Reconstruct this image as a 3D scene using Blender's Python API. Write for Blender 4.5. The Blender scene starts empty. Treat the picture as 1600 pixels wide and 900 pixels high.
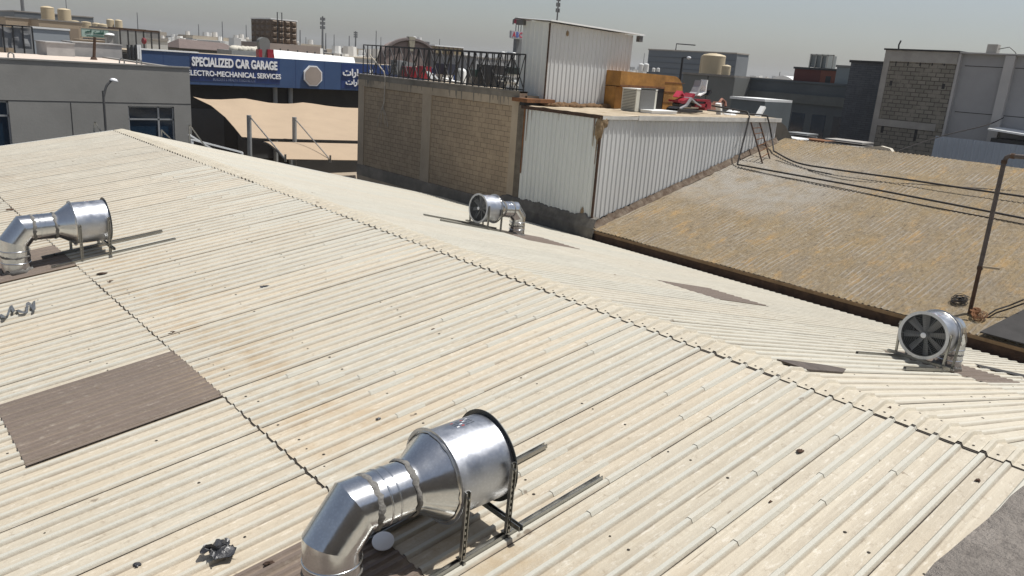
import bpy, math, random
from mathutils import Vector, Matrix, noise as mnoise
random.seed(7)
S = bpy.context.scene
COL = S.collection

# ------------------------------------------------------------------ camera
FPX, PITCH, ROLL, YAW = 1229.83, .2775, .0727, .7348
CF = Vector((math.sin(YAW)*math.cos(PITCH), math.cos(YAW)*math.cos(PITCH), -math.sin(PITCH)))
_R = Vector((math.cos(YAW), -math.sin(YAW), 0)); _U = _R.cross(CF)
CR = _R*math.cos(ROLL)+_U*math.sin(ROLL)
CU = -_R*math.sin(ROLL)+_U*math.cos(ROLL)
cd = bpy.data.cameras.new('camera'); cam = bpy.data.objects.new('camera', cd); COL.objects.link(cam)
cd.sensor_width = 36; cd.lens = FPX/1600*36; cd.clip_start = .05; cd.clip_end = 9000
cam.matrix_world = Matrix(((CR.x, CU.x, -CF.x, 0), (CR.y, CU.y, -CF.y, 0), (CR.z, CU.z, -CF.z, 0), (0, 0, 0, 1)))
S.camera = cam
# ------------------------------------------------------------------ light
SUN = Vector((.34, -.21, 1)).normalized()
sd = bpy.data.lights.new('sun', 'SUN'); sun = bpy.data.objects.new('sun', sd); COL.objects.link(sun)
sd.energy = 5.0; sd.angle = math.radians(.55); sd.color = (1, .965, .91)
sun.rotation_euler = SUN.to_track_quat('Z', 'Y').to_euler(); sun.location = (0, 0, 50)
W = bpy.data.worlds.new('World'); S.world = W; W.use_nodes = True
nt = W.node_tree; nt.nodes.clear()
wo = nt.nodes.new('ShaderNodeOutputWorld'); bg = nt.nodes.new('ShaderNodeBackground'); sk = nt.nodes.new('ShaderNodeTexSky')
hs = nt.nodes.new('ShaderNodeHueSaturation')
sk.sky_type = 'NISHITA'; sk.sun_disc = False
sk.sun_elevation = math.asin(SUN.z); sk.sun_rotation = math.atan2(SUN.x, SUN.y)
sk.air_density = 1.0; sk.dust_density = 1.6; sk.ozone_density = 1.5; sk.altitude = 0
hs.inputs['Saturation'].default_value = .6
bg.inputs['Strength'].default_value = .092
nt.links.new(sk.outputs[0], hs.inputs['Color']); nt.links.new(hs.outputs[0], bg.inputs[0]); nt.links.new(bg.outputs[0], wo.inputs[0])
vs = S.view_settings; vs.view_transform = 'Standard'; vs.look = 'None'; vs.gamma = 1; vs.exposure = .08; vs.use_curve_mapping = False
S.render.engine = 'CYCLES'; S.cycles.volume_bounces = 0

# ------------------------------------------------------------------ rays of this camera, used to read real positions off known planes
def ray(x, y): return CF + CR*((x-800)/FPX) - CU*((y-450)/FPX)
def fX(x, y, c): d = ray(x, y); return d*(c/d.x)
def fY(x, y, c): d = ray(x, y); return d*(c/d.y)
def fZ(x, y, c): d = ray(x, y); return d*(c/d.z)
XR, ZR, TA, TB, XE, YG = 7.566, -2.96, .148, .2266, 20.75, 27.79
def zn(x): return ZR-(XR-x)*TA
def zr(x): return ZR-(x-XR)*TB
def zroof(x): return zn(x) if x < XR else zr(x)
BK, BZ = .26, -5.6
def zb(x): return BZ+BK*(x-21.1)
def fN(x, y, h=0): d = ray(x, y); return d*((ZR-XR*TA+h)/(d.z-TA*d.x))
def fR(x, y, h=0): d = ray(x, y); return d*((ZR+XR*TB+h)/(d.z+TB*d.x))
def fB(x, y, h=0): d = ray(x, y); return d*((BZ-21.1*BK+h)/(d.z-BK*d.x))
GZ = -9.5

# ------------------------------------------------------------------ materials
MATS = {}
def nodes(m): return m.node_tree.nodes, m.node_tree.links
def mat(name, col, rough=.8, var=.12, scale=1.5, bump=.15, bscale=40, metal=0, col2=None, stretch=(1, 1, 1), spec=.5):
    if name in MATS: return MATS[name]
    m = bpy.data.materials.new(name); m.use_nodes = True; N, L = nodes(m); b = N['Principled BSDF']
    b.inputs['Roughness'].default_value = rough; b.inputs['Metallic'].default_value = metal
    b.inputs['Specular IOR Level'].default_value = spec
    g = N.new('ShaderNodeNewGeometry'); mp = N.new('ShaderNodeMapping'); mp.inputs['Scale'].default_value = stretch
    L.new(g.outputs['Position'], mp.inputs['Vector'])
    n = N.new('ShaderNodeTexNoise'); n.inputs['Scale'].default_value = scale; n.inputs['Detail'].default_value = 7; n.inputs['Roughness'].default_value = .62
    L.new(mp.outputs[0], n.inputs['Vector'])
    r = N.new('ShaderNodeValToRGB'); r.color_ramp.elements[0].position = .3; r.color_ramp.elements[1].position = .7
    c1 = tuple(c*(1-var) for c in col); c2 = col2 or tuple(min(1, c*(1+var)) for c in col)
    r.color_ramp.elements[0].color = (*c1, 1); r.color_ramp.elements[1].color = (*c2, 1)
    L.new(n.outputs['Fac'], r.inputs[0]); L.new(r.outputs[0], b.inputs['Base Color'])
    if bump:
        n2 = N.new('ShaderNodeTexNoise'); n2.inputs['Scale'].default_value = bscale; n2.inputs['Detail'].default_value = 4
        L.new(g.outputs['Position'], n2.inputs['Vector'])
        bm = N.new('ShaderNodeBump'); bm.inputs['Strength'].default_value = bump; bm.inputs['Distance'].default_value = .02
        L.new(n2.outputs['Fac'], bm.inputs['Height']); L.new(bm.outputs[0], b.inputs['Normal'])
    MATS[name] = m; return m

def mixrgb(N, L, fac, a, b, mode='MIX'):
    x = N.new('ShaderNodeMix'); x.data_type = 'RGBA'; x.blend_type = mode
    if hasattr(fac, 'links'): L.new(fac, x.inputs[0])
    else: x.inputs[0].default_value = fac
    for s, v in ((x.inputs[6], a), (x.inputs[7], b)):
        if hasattr(v, 'links'): L.new(v, s)
        else: s.default_value = (*v, 1)
    return x.outputs[2]
def ramp(N, L, src, p0, p1, v0=0, v1=1):
    r = N.new('ShaderNodeMapRange'); r.inputs['From Min'].default_value = p0; r.inputs['From Max'].default_value = p1
    r.inputs['To Min'].default_value = v0; r.inputs['To Max'].default_value = v1; L.new(src, r.inputs['Value']); return r.outputs[0]
def noi(N, L, vec, scale, detail=6, rough=.6, stretch=None, loc=(0, 0, 0)):
    if stretch or loc != (0, 0, 0):
        mp = N.new('ShaderNodeMapping'); mp.inputs['Scale'].default_value = stretch or (1, 1, 1); mp.inputs['Location'].default_value = loc
        L.new(vec, mp.inputs['Vector']); vec = mp.outputs[0]
    n = N.new('ShaderNodeTexNoise'); n.inputs['Scale'].default_value = scale; n.inputs['Detail'].default_value = detail; n.inputs['Roughness'].default_value = rough
    L.new(vec, n.inputs['Vector']); return n.outputs['Fac']
def mul(N, L, a, b):
    m = N.new('ShaderNodeMath'); m.operation = 'MULTIPLY'
    for i, v in enumerate((a, b)):
        if hasattr(v, 'links'): L.new(v, m.inputs[i])
        else: m.inputs[i].default_value = v
    return m.outputs[0]

def roof_paint(name, trough, rib, dust, amt=1.):
    m = bpy.data.materials.new(name); m.use_nodes = True; N, L = nodes(m); b = N['Principled BSDF']
    b.inputs['Roughness'].default_value = .62
    g = N.new('ShaderNodeNewGeometry').outputs['Position']
    a = N.new('ShaderNodeAttribute'); a.attribute_name = 'rib'
    t = N.new('ShaderNodeAttribute'); t.attribute_name = 'tone'
    big = noi(N, L, g, .55, 5)
    c = mixrgb(N, L, ramp(N, L, big, .35, .68), trough, dust)
    st = noi(N, L, g, 3.2, 6, .65, (.16, 3.4, .16))                 # streaks that run down the sheets
    c = mixrgb(N, L, ramp(N, L, st, .42, .72, 0, .55*amt), c, tuple(v*.72 for v in dust))
    st2 = noi(N, L, g, 9, 4, .6, (.1, 5, .1), (3, 1, 0))
    c = mixrgb(N, L, ramp(N, L, st2, .5, .7, 0, .35*amt), c, tuple(min(1, v*1.25) for v in trough))
    fl = noi(N, L, g, 14, 8, .75)
    c = mixrgb(N, L, ramp(N, L, fl, .56, .66, 0, .5*amt), c, (.25, .20, .14))
    fw = noi(N, L, g, 24, 7, .7, (.35, 1, .35), (1, 8, 3)); c = mixrgb(N, L, ramp(N, L, fw, .55, .65, 0, .6*amt), c, (.62, .58, .50))
    sxyz = N.new('ShaderNodeSeparateXYZ'); L.new(g, sxyz.inputs[0])
    ab = N.new('ShaderNodeMath'); ab.operation = 'SUBTRACT'; L.new(sxyz.outputs[0], ab.inputs[0]); ab.inputs[1].default_value = 3.5
    a2 = N.new('ShaderNodeMath'); a2.operation = 'ABSOLUTE'; L.new(ab.outputs[0], a2.inputs[0])
    seam = mul(N, L, ramp(N, L, a2.outputs[0], 0, 1.1, 1, 0), ramp(N, L, noi(N, L, g, 2.2, 6, .7, None, (6, 6, 6)), .42, .62))
    c = mixrgb(N, L, mul(N, L, seam, .75), c, (.36, .27, .165))
    scr = noi(N, L, g, 12, 3, .5, (.12, 3, .12), (8, 2, 2)); c = mixrgb(N, L, ramp(N, L, scr, .70, .73, 0, .7*amt), c, (.2, .16, .11))
    ribn = noi(N, L, g, 6, 5, .6, (.5, 2, .5), (9, 4, 2))
    c = mixrgb(N, L, mul(N, L, a.outputs['Fac'], ramp(N, L, ribn, .25, .5, .55, 1)), c, rib)
    sp = noi(N, L, g, 5.5, 3, .5, None, (7, 7, 7))
    c = mixrgb(N, L, ramp(N, L, sp, .73, .76, 0, .7), c, (.16, .12, .085))
    e_ = N.new('ShaderNodeAttribute'); e_.attribute_name = 'edge'
    c = mixrgb(N, L, mul(N, L, e_.outputs['Fac'], ramp(N, L, noi(N, L, g, 4, 5, .7, (.35, 1, 1), (2, 8, 1)), .3, .65, .12, .7)), c, (.15, .12, .09))
    c = mixrgb(N, L, 1., c, t.outputs['Color'], 'MULTIPLY')
    L.new(c, b.inputs['Base Color'])
    n2 = noi(N, L, g, 30, 5); n3 = noi(N, L, g, 3, 3, .5, (.5, 2, 1))
    ad = N.new('ShaderNodeMath'); ad.operation = 'ADD'; L.new(n2, ad.inputs[0]); L.new(mul(N, L, n3, 3), ad.inputs[1])
    bm = N.new('ShaderNodeBump'); bm.inputs['Strength'].default_value = .35; bm.inputs['Distance'].default_value = .012
    L.new(ad.outputs[0], bm.inputs['Height']); L.new(bm.outputs[0], b.inputs['Normal'])
    MATS[name] = m; return m

M_CREAM = roof_paint('cream_roof_paint', (.475, .43, .345), (.45, .435, .375), (.45, .39, .295))
M_CREAMR = roof_paint('cream_roof_paint_far', (.475, .445, .37), (.475, .455, .39), (.45, .41, .32), .8)
M_BROWNS = roof_paint('brown_primer_sheet', (.175, .138, .11), (.145, .113, .092), (.20, .157, .125), .5)
M_GRIME_SHADE = mat('grime', (.035, .028, .022), .9, .3, 8, 0)  # near-black for roof grime, screws and painted shade under sheet edges
M_RUBBER_SHADOW = mat('rubber_black', (.02, .019, .018), .7, .2, 8, .1)
M_GALV = None
def galv(name, col, rough, spread=.12, rust=0):
    m = bpy.data.materials.new(name); m.use_nodes = True; N, L = nodes(m); b = N['Principled BSDF']
    b.inputs['Metallic'].default_value = 1
    g = N.new('ShaderNodeNewGeometry').outputs['Position']
    v = N.new('ShaderNodeTexVoronoi'); v.inputs['Scale'].default_value = 45; L.new(g, v.inputs['Vector'])
    c = mixrgb(N, L, ramp(N, L, v.outputs['Distance'], 0, .6), tuple(x*(1+spread*.5) for x in col), tuple(x*(1-spread*.5) for x in col))
    sm = noi(N, L, g, 4, 5); c = mixrgb(N, L, ramp(N, L, sm, .45, .7, 0, .35), c, tuple(x*.78 for x in col))
    sc = noi(N, L, g, 26, 6, .7); c = mixrgb(N, L, ramp(N, L, sc, .66, .7, 0, .5), c, (.8, .8, .8))
    if rust: c = mixrgb(N, L, ramp(N, L, noi(N, L, g, 3), .55, .7, 0, rust), c, (.18, .08, .04))
    L.new(c, b.inputs['Base Color'])
    L.new(ramp(N, L, noi(N, L, g, 7, 5), .3, .7, rough*.75, rough*1.4), b.inputs['Roughness'])
    bm = N.new('ShaderNodeBump'); bm.inputs['Strength'].default_value = .12; bm.inputs['Distance'].default_value = .02
    L.new(noi(N, L, g, 5, 2), bm.inputs['Height']); L.new(bm.outputs[0], b.inputs['Normal'])
    MATS[name] = m; return m
M_GALV = galv('galvanised_duct', (.63, .65, .67), .19)
M_DRUM = galv('rolled_drum_steel', (.47, .49, .53), .38)
M_STRUT = galv('strut_channel', (.36, .36, .345), .32)
M_DARKST = mat('dark_strut', (.05, .048, .045), .5, .3, 10, .1, metal=.6)
M_SEAL = mat('grey_sealant', (.15, .145, .135), .75, .35, 20, .5, 60)
M_FOIL = galv('foil_tape', (.75, .73, .68), .3)
M_BLADE = mat('fan_blade_grey', (.24, .24, .24), .5, .15, 6, .05)
M_GRILL = mat('fan_grille_dark', (.13, .14, .15), .45, .2, 10, 0)
M_RIMD = mat('dark_rim', (.06, .065, .065), .45, .2, 9, 0, metal=.6)
M_WHITEP = mat('white_plastic', (.75, .76, .78), .4, .04, 5, .02)
M_CONC = mat('grey_concrete', (.24, .225, .205), .92, .22, 1.1, .5, 25)
M_PARA = mat('parapet_concrete', (.205, .175, .15), .93, .26, 5, 0)
M_BLACK = mat('black_paint', (.018, .018, .02), .5, .2, 5, 0)
M_WIRE = mat('black_pipe', (.022, .018, .016), .55, .3, 6, 0)
M_GLASS = mat('dark_blue_glass', (.012, .03, .055), .08, .3, .6, 0, spec=.6)
M_ALU = mat('aluminium_frame', (.42, .43, .44), .4, .05, 5, 0, metal=.5)
M_ASPH = mat('asphalt', (.055, .053, .05), .95, .25, .6, .3, 12)
M_TAN = mat('tan_shade_cloth', (.36, .275, .19), .9, .05, .8, .05, 60)
M_WHITE = mat('white_sheet', (.78, .79, .78), .5, .05, .5, 0)
M_RUST = mat('rust', (.17, .075, .03), .92, .45, 4, .5, 30)
M_RUSTD = mat('dark_rust', (.06, .033, .02), .92, .45, 4, .5, 30)
M_FOAM = mat('brown_foam', (.23, .15, .075), .95, .4, 5, .8, 22, col2=(.34, .25, .15))
M_DIRTROOF = mat('sandy_flat_roof', (.36, .28, .18), .95, .25, 1.2, .5, 12, col2=(.47, .4, .3))

# ------------------------------------------------------------------ mesh builder
class MB:
    def __init__(s): s.v = []; s.f = []; s.m = []; s.at = {}
    def add(s, vs_, fs, m=0):
        o = len(s.v); s.v += [Vector(p) for p in vs_]; s.f += [tuple(i+o for i in f) for f in fs]; s.m += [m]*len(fs)
    def box(s, a, b, m=0):
        x0, y0, z0 = a; x1, y1, z1 = b
        s.add([(x0, y0, z0), (x1, y0, z0), (x1, y1, z0), (x0, y1, z0), (x0, y0, z1), (x1, y0, z1), (x1, y1, z1), (x0, y1, z1)],
              [(3, 2, 1, 0), (4, 5, 6, 7), (0, 1, 5, 4), (1, 2, 6, 5), (2, 3, 7, 6), (3, 0, 4, 7)], m)
    def bar(s, p, q, w, h, up=(0, 0, 1), m=0):
        p = Vector(p); q = Vector(q); d = (q-p).normalized(); u = Vector(up)
        sd_ = d.cross(u)
        if sd_.length < 1e-4: sd_ = d.cross(Vector((1, 0, 0)))
        sd_.normalize(); u = sd_.cross(d)
        vs_ = [e+sd_*(a*w/2)+u*(b*h/2) for e in (p, q) for a, b in ((-1, -1), (1, -1), (1, 1), (-1, 1))]
        s.add(vs_, [(3, 2, 1, 0), (4, 5, 6, 7), (0, 1, 5, 4), (1, 2, 6, 5), (2, 3, 7, 6), (3, 0, 4, 7)], m)
    def channel(s, p, q, w, h, up=(0, 0, 1), t=.004):
        # open U strut
        p = Vector(p); q = Vector(q); d = (q-p).normalized(); u = Vector(up); sd_ = d.cross(u).normalized(); u = sd_.cross(d)
        s.bar(p-u*(h/2-t/2), q-u*(h/2-t/2), w, t, u)
        for k in (-1, 1):
            s.bar(p+sd_*k*(w/2-t/2)+u*t/2, q+sd_*k*(w/2-t/2)+u*t/2, t, h-t, u)
            s.bar(p+sd_*k*(w/2-w*.13)+u*(h/2-t/2), q+sd_*k*(w/2-w*.13)+u*(h/2-t/2), w*.26-2*t, t, u)
    def cyl(s, p, q, r0, r1=None, n=16, m=0, caps=True):
        r1 = r0 if r1 is None else r1
        p = Vector(p); q = Vector(q); d = (q-p).normalized(); a = d.orthogonal().normalized(); b = d.cross(a)
        vs_ = [p+(a*math.cos(t)+b*math.sin(t))*r0 for t in [2*math.pi*i/n for i in range(n)]]
        vs_ += [q+(a*math.cos(t)+b*math.sin(t))*r1 for t in [2*math.pi*i/n for i in range(n)]]
        fs = [(i, (i+1) % n, n+(i+1) % n, n+i) for i in range(n)]
        if caps: fs += [tuple(range(n-1, -1, -1)), tuple(range(n, 2*n))]
        s.add(vs_, fs, m)
    def tube(s, pts, r, n=8, m=0):
        pts = [Vector(p) for p in pts]; rings = []; prev = None
        for i, p in enumerate(pts):
            d = (pts[min(i+1, len(pts)-1)]-pts[max(i-1, 0)])
            if d.length < 1e-6: d = Vector((0, 0, 1))
            d.normalize()
            a = d.orthogonal().normalized() if prev is None else (prev-d*prev.dot(d)).normalized()
            prev = a; b = d.cross(a)
            rings.append([p+(a*math.cos(2*math.pi*k/n)+b*math.sin(2*math.pi*k/n))*r for k in range(n)])
        vs_ = [q for R_ in rings for q in R_]
        fs = [(i*n+k, i*n+(k+1) % n, (i+1)*n+(k+1) % n, (i+1)*n+k) for i in range(len(pts)-1) for k in range(n)]
        fs += [tuple(range(n-1, -1, -1)), tuple((len(pts)-1)*n+k for k in range(n))]
        s.add(vs_, fs, m)
    def lathe(s, prof, c, axis=(0, 0, 1), n=24, m=0):
        c = Vector(c); d = Vector(axis).normalized(); a = d.orthogonal().normalized(); b = d.cross(a)
        vs_ = []; fs = []
        for (r, h) in prof:
            for k in range(n):
                t = 2*math.pi*k/n; vs_.append(c+d*h+(a*math.cos(t)+b*math.sin(t))*r)
        for i in range(len(prof)-1):
            for k in range(n): fs.append((i*n+k, i*n+(k+1) % n, (i+1)*n+(k+1) % n, (i+1)*n+k))
        s.add(vs_, fs, m)
    def prism(s, poly, off, m=0):
        n = len(poly); o = Vector(off); vs_ = [Vector(p) for p in poly]; vs_ += [p+o for p in vs_]
        s.add(vs_, [tuple(range(n-1, -1, -1)), tuple(range(n, 2*n))]+[(i, (i+1) % n, n+(i+1) % n, n+i) for i in range(n)], m)
    def build(s, name, mats, parent=None, smooth=False, local=False, attrs=None, angle=None):
        if not isinstance(mats, (list, tuple)): mats = [mats]
        off = Vector((0, 0, 0)); o = None
        vsx = s.v
        if not local:
            if parent is not None:
                p = parent
                while p is not None: off += p.location; p = p.parent
            else:
                xs = [v.x for v in vsx]; ys = [v.y for v in vsx]; zs = [v.z for v in vsx]
                off = Vector(((min(xs)+max(xs))/2, (min(ys)+max(ys))/2, min(zs)))
        me = bpy.data.meshes.new(name); me.from_pydata([tuple(v-off) for v in vsx], [], s.f)
        for m_ in mats: me.materials.append(m_)
        me.polygons.foreach_set('material_index', s.m)
        if smooth:
            me.polygons.foreach_set('use_smooth', [True]*len(me.polygons))
        for k, (typ, vals) in (attrs or {}).items():
            if typ == 'F':
                at = me.attributes.new(k, 'FLOAT', 'POINT'); at.data.foreach_set('value', vals)
            else:
                at = me.attributes.new(k, 'FLOAT_COLOR', 'POINT'); at.data.foreach_set('color', vals)
        me.update()
        if smooth and angle: me.set_sharp_from_angle(angle=math.radians(angle))
        o = bpy.data.objects.new(name, me); COL.objects.link(o)
        if parent is not None: o.parent = parent
        elif not local: o.location = off
        return o
def tag(o, label, cat, group=None):
    o['label'] = label; o['category'] = cat
    if group: o['group'] = group
    return o
def thing(name, label, cat, loc=(0, 0, 0), rz=0, group=None):
    o = bpy.data.objects.new(name, None); COL.objects.link(o); o.empty_display_size = .2
    o.location = loc; o.rotation_euler = (0, 0, rz); return tag(o, label, cat, group)
def struct(o, kind='structure'): o['kind'] = kind; return o
def kids(o): return [c for c in bpy.data.objects if c.parent == o]
def dup(root, loc, rz, label):
    def cp(o, par):
        c = o.copy(); COL.objects.link(c); c.parent = par
        for ch in kids(o): cp(ch, c)
        return c
    r = cp(root, None); r.location = loc; r.rotation_euler = (0, 0, rz); r['label'] = label; return r
def rnd(a, b): return random.uniform(a, b)

# ================================================================== GROUND
m = MB(); n = 48
m.add([(0, 0, GZ)]+[(2900*math.cos(2*math.pi*i/n), 2900*math.sin(2*math.pi*i/n), GZ) for i in range(n)], [(0, i+1, (i+1) % n+1) for i in range(n)])
struct(m.build('ground', mat('sandy_ground', (.30, .25, .19), .95, .25, .05, .2, 3)))
m = MB(); m.box((-30, 28.6, GZ+.002), (20.9, 55.4, GZ+.02)); struct(m.build('street', M_ASPH))
m = MB(); m.box((34.5, -60, GZ+.004), (42, 120, GZ+.022)); struct(m.build('service_lane', M_ASPH))

# ================================================================== OUR WAREHOUSE
wh = thing('warehouse', 'low warehouse with cream corrugated roof sheets on two slopes filling the foreground', 'warehouse', (8, 14, GZ))
Y0 = 1.8116
PROF = [(0, 0), (.018, .026), (.052, .026), (.070, 0), (.137, 0), (.190, 0)]
def sheet_mb(x0, x1, zf, y0, y1, base=0, pitch=.2, seg=.7, jit=.002, tonevar=.022, dense=False, tone=(1, 1, 1)):
    """corrugated sheets one metre wide, ribs running along X"""
    mb = MB(); rib = []; tn = []; ed = []; k = math.floor((y0-Y0)/1.0)
    nx = max(1, int(round((x1-x0)/seg))); xs = [x0+(x1-x0)*i/nx for i in range(nx+1)]
    while Y0+k < y1-1e-6:
        ya, yb = max(y0, Y0+k), min(y1, Y0+k+1)
        ys = []
        r = 0
        while r < 5:
            for (dy, h) in PROF:
                ys.append((Y0+k+r*pitch+dy, h))
            if dense:
                ys.pop()
                ys[-1] = (Y0+k+r*pitch+.098, 0)
                ys += [(Y0+k+r*pitch+.112, .020), (Y0+k+r*pitch+.142, .020), (Y0+k+r*pitch+.158, 0)]
            r += 1
        ys.append((Y0+k+1, 0))
        ys = [(y, h) for (y, h) in ys if ya-1e-6 <= y <= yb+1e-6]
        if len(ys) > 1:
            o = len(mb.v); tv = 1+rnd(-tonevar, tonevar); warm = rnd(-.02, .02); zo = rnd(-.001, .0015)
            vs_ = []
            for x in xs:
                dz = rnd(-jit, jit)
                for (y, h) in ys:
                    vs_.append((x, y, zf(x)+base+h+zo+dz)); rib.append(1.0 if h > .01 else 0.0); fr_ = ((y-Y0+1e-5) % .2); ed.append(1.0 if fr_ < .004 else (.35 if abs(fr_-.070) < .003 else 0.0)); tn += [tone[0]*tv*(1+warm), tone[1]*tv, tone[2]*tv*(1-warm), 1]
            w = len(ys)
            mb.add(vs_, [(i*w+j, (i+1)*w+j, (i+1)*w+j+1, i*w+j+1) for i in range(nx) for j in range(w-1)])
        k += 1
    mb.attrs = {'edge': ('F', ed), 'rib': ('F', rib), 'tone': ('C', tn)}
    return mb
def put_sheet(mb, name, mt, label=None):
    o = mb.build(name, mt, wh, attrs=mb.attrs)
    # aim normals up
    if label: o['label'] = label
    return o
RY0 = .32
put_sheet(sheet_mb(2.95, XR+.02, zn, RY0, YG, .012), 'roof_sheeting', M_CREAM)
put_sheet(sheet_mb(-1.2, 3.05, zn, RY0, YG, 0), 'roof_sheeting', M_CREAM)
put_sheet(sheet_mb(-6, -1.1, zn, RY0, YG, -.012), 'roof_sheeting', M_CREAM)
put_sheet(sheet_mb(XR-.02, 12.9, zr, RY0, YG, .012), 'roof_sheeting', M_CREAMR)
put_sheet(sheet_mb(12.8, XE, zr, RY0, YG, 0), 'roof_sheeting', M_CREAMR)
# side lap lines, sheet ends, torn drips
m = MB()
def strip(mb, x0, x1, y, zf, w, h, wob=.0):
    n_ = max(2, int((x1-x0)/.35)); pts = []
    for i in range(n_+1):
        x = x0+(x1-x0)*i/n_; yy = y+rnd(-wob, wob); ww = w*rnd(.5, 1.15); pts.append((x, yy, ww))
    vs_ = []
    for (x, yy, ww) in pts: vs_ += [(x, yy-ww, zf(x)+h), (x, yy+ww*.2, zf(x)+h)]
    mb.add(vs_, [(2*i, 2*i+2, 2*i+3, 2*i+1) for i in range(n_)])
k = 0
while Y0+k-2 < YG:
    y = Y0+k-2
    if y > RY0:
        strip(m, 2.97, XR-.2, y, zn, rnd(.006, .010), .016)
        strip(m, -1.1, 2.96, y, zn, rnd(.005, .010), .0045)
        strip(m, XR+.25, 12.8, y, zr, rnd(.004, .008), .0165)
        strip(m, 12.9, XE, y, zr, rnd(.003, .007), .0045)
    k += 1
m.build('lap_line', M_GRIME_SHADE, wh)
# crossing laps: dark strip for grime and painted shade at the upper sheet's cut end
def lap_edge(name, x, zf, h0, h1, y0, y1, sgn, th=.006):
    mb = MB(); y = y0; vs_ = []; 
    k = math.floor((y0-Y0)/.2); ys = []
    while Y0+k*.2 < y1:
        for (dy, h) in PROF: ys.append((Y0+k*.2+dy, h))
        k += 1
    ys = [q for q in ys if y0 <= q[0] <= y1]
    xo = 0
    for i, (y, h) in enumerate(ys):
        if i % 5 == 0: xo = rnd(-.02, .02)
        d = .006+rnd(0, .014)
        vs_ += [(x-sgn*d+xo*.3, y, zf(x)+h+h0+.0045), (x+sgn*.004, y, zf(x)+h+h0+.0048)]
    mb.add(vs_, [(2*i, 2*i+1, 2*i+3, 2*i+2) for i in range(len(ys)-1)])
    return mb.build(name, M_GRIME_SHADE, wh)
lap_edge('lap_gap', 2.952, zn, 0, .012, RY0, YG, 1)
lap_edge('lap_gap', -1.198, zn, -.012, 0, RY0, YG, 1)
# rib covers: short overlapping rib pieces whose ends break the ribs unevenly
m = MB(); rib = []; tn = []
k = 0
while Y0-1.4+k*.2 < 20:
    y = Y0-1.4+k*.2; k += 1
    if y < RY0+.05 or random.random() < .42: continue
    for rep in range(1 if y > 9 else 2):
        xa = rnd(5.6, 6.7) if rep == 0 else rnd(3.6, 5.2)
        xb = XR-.2 if rep == 0 else xa+rnd(.25, .8)
        h = .0045
        vs_ = []
        for x in (xa, xb):
            for (dy, hh) in ((-.003, .002), (.016, .026+h), (.054, .026+h), (.073, .002)):
                vs_.append((x, y+dy, zn(x)+.012+hh)); rib.append(1.0); tn += [1.0, 1.0, 1.0, 1]
        m.add(vs_, [(0, 4, 5, 1), (1, 5, 6, 2), (2, 6, 7, 3)])
o = m.build('rib_cover', M_CREAM, wh, attrs={'rib': ('F', rib), 'tone': ('C', tn)})
# ridge cap following the ribs
m = MB(); rib = []; tn = []; ys = []; k = math.floor((RY0-Y0)/.2)
while Y0+k*.2 < YG:
    for (dy, h) in PROF: ys.append((Y0+k*.2+dy, h))
    k += 1
ys = [q for q in ys if RY0 <= q[0] <= YG]
xs = [(-.245, 0), (-.12, 0), (-.03, .006), (.03, .006), (.12, 0), (.245, 0)]
for i, (y, h) in enumerate(ys):
    kk = int((y-Y0)//1)
    random.seed(kk); jx = rnd(-.012, .012)
    for (dx, e) in xs:
        x = XR+dx+(jx if abs(dx) > .2 else 0)
        m.v.append(Vector((x, y, (zn(x) if dx < 0 else zr(x))+.012+.010+h*1.12+e))); rib.append(.4 if h > .01 else .15); tn += [1.0, 1.0, .99, 1]
random.seed(11)
w = len(xs)
for i in range(len(ys)-1):
    for j in range(w-1): m.f.append((i*w+j, i*w+j+1, (i+1)*w+j+1, (i+1)*w+j)); m.m.append(0)
m.build('ridge_cap', M_CREAM, wh, attrs={'rib': ('F', rib), 'tone': ('C', tn)})
# dark strip painting in the shade under the ridge cap edge
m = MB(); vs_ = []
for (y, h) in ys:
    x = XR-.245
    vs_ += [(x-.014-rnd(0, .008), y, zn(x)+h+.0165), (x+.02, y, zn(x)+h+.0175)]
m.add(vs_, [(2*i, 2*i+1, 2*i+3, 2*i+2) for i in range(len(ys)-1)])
m.build('ridge_gap', M_GRIME_SHADE, wh)
# screws with dark washers
m = MB()
def screw(x, y, zf, b, r=.011):
    z = zf(x)+b; nn = 7
    m.add([(x, y, z+.008)]+[(x+r*math.cos(2*math.pi*i/nn), y+r*math.sin(2*math.pi*i/nn), z+.002) for i in range(nn)], [(0, i+1, (i+1) % nn+1) for i in range(nn)])
y = Y0+.14-1.4
while y < YG-.2:
    if y > RY0:
        screw(XR-.17+rnd(-.02, .02), y, zn, .022, .013)
        if random.random() < .4: screw(XR+.17, y, zr, .022, .012)
        for x in (4.2, 5.5, 3.15):
            if random.random() < .42: screw(x+rnd(-.06, .06), y+random.choice((0, 0, .02, -.03)), zn, .012, rnd(.009, .016))
        for x in (2.2, 1.0, -.4):
            if random.random() < .4: screw(x+rnd(-.08, .08), y, zn, 0, rnd(.009, .015))
        for x in (9, 10.6, 12.2, 14, 16, 18, 20):
            if random.random() < .35: screw(x+rnd(-.06, .06), y, zr, .012 if x < 12.5 else 0, rnd(.010, .017))
    y += .2
m.build('roof_screws', M_GRIME_SHADE, wh)
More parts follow.
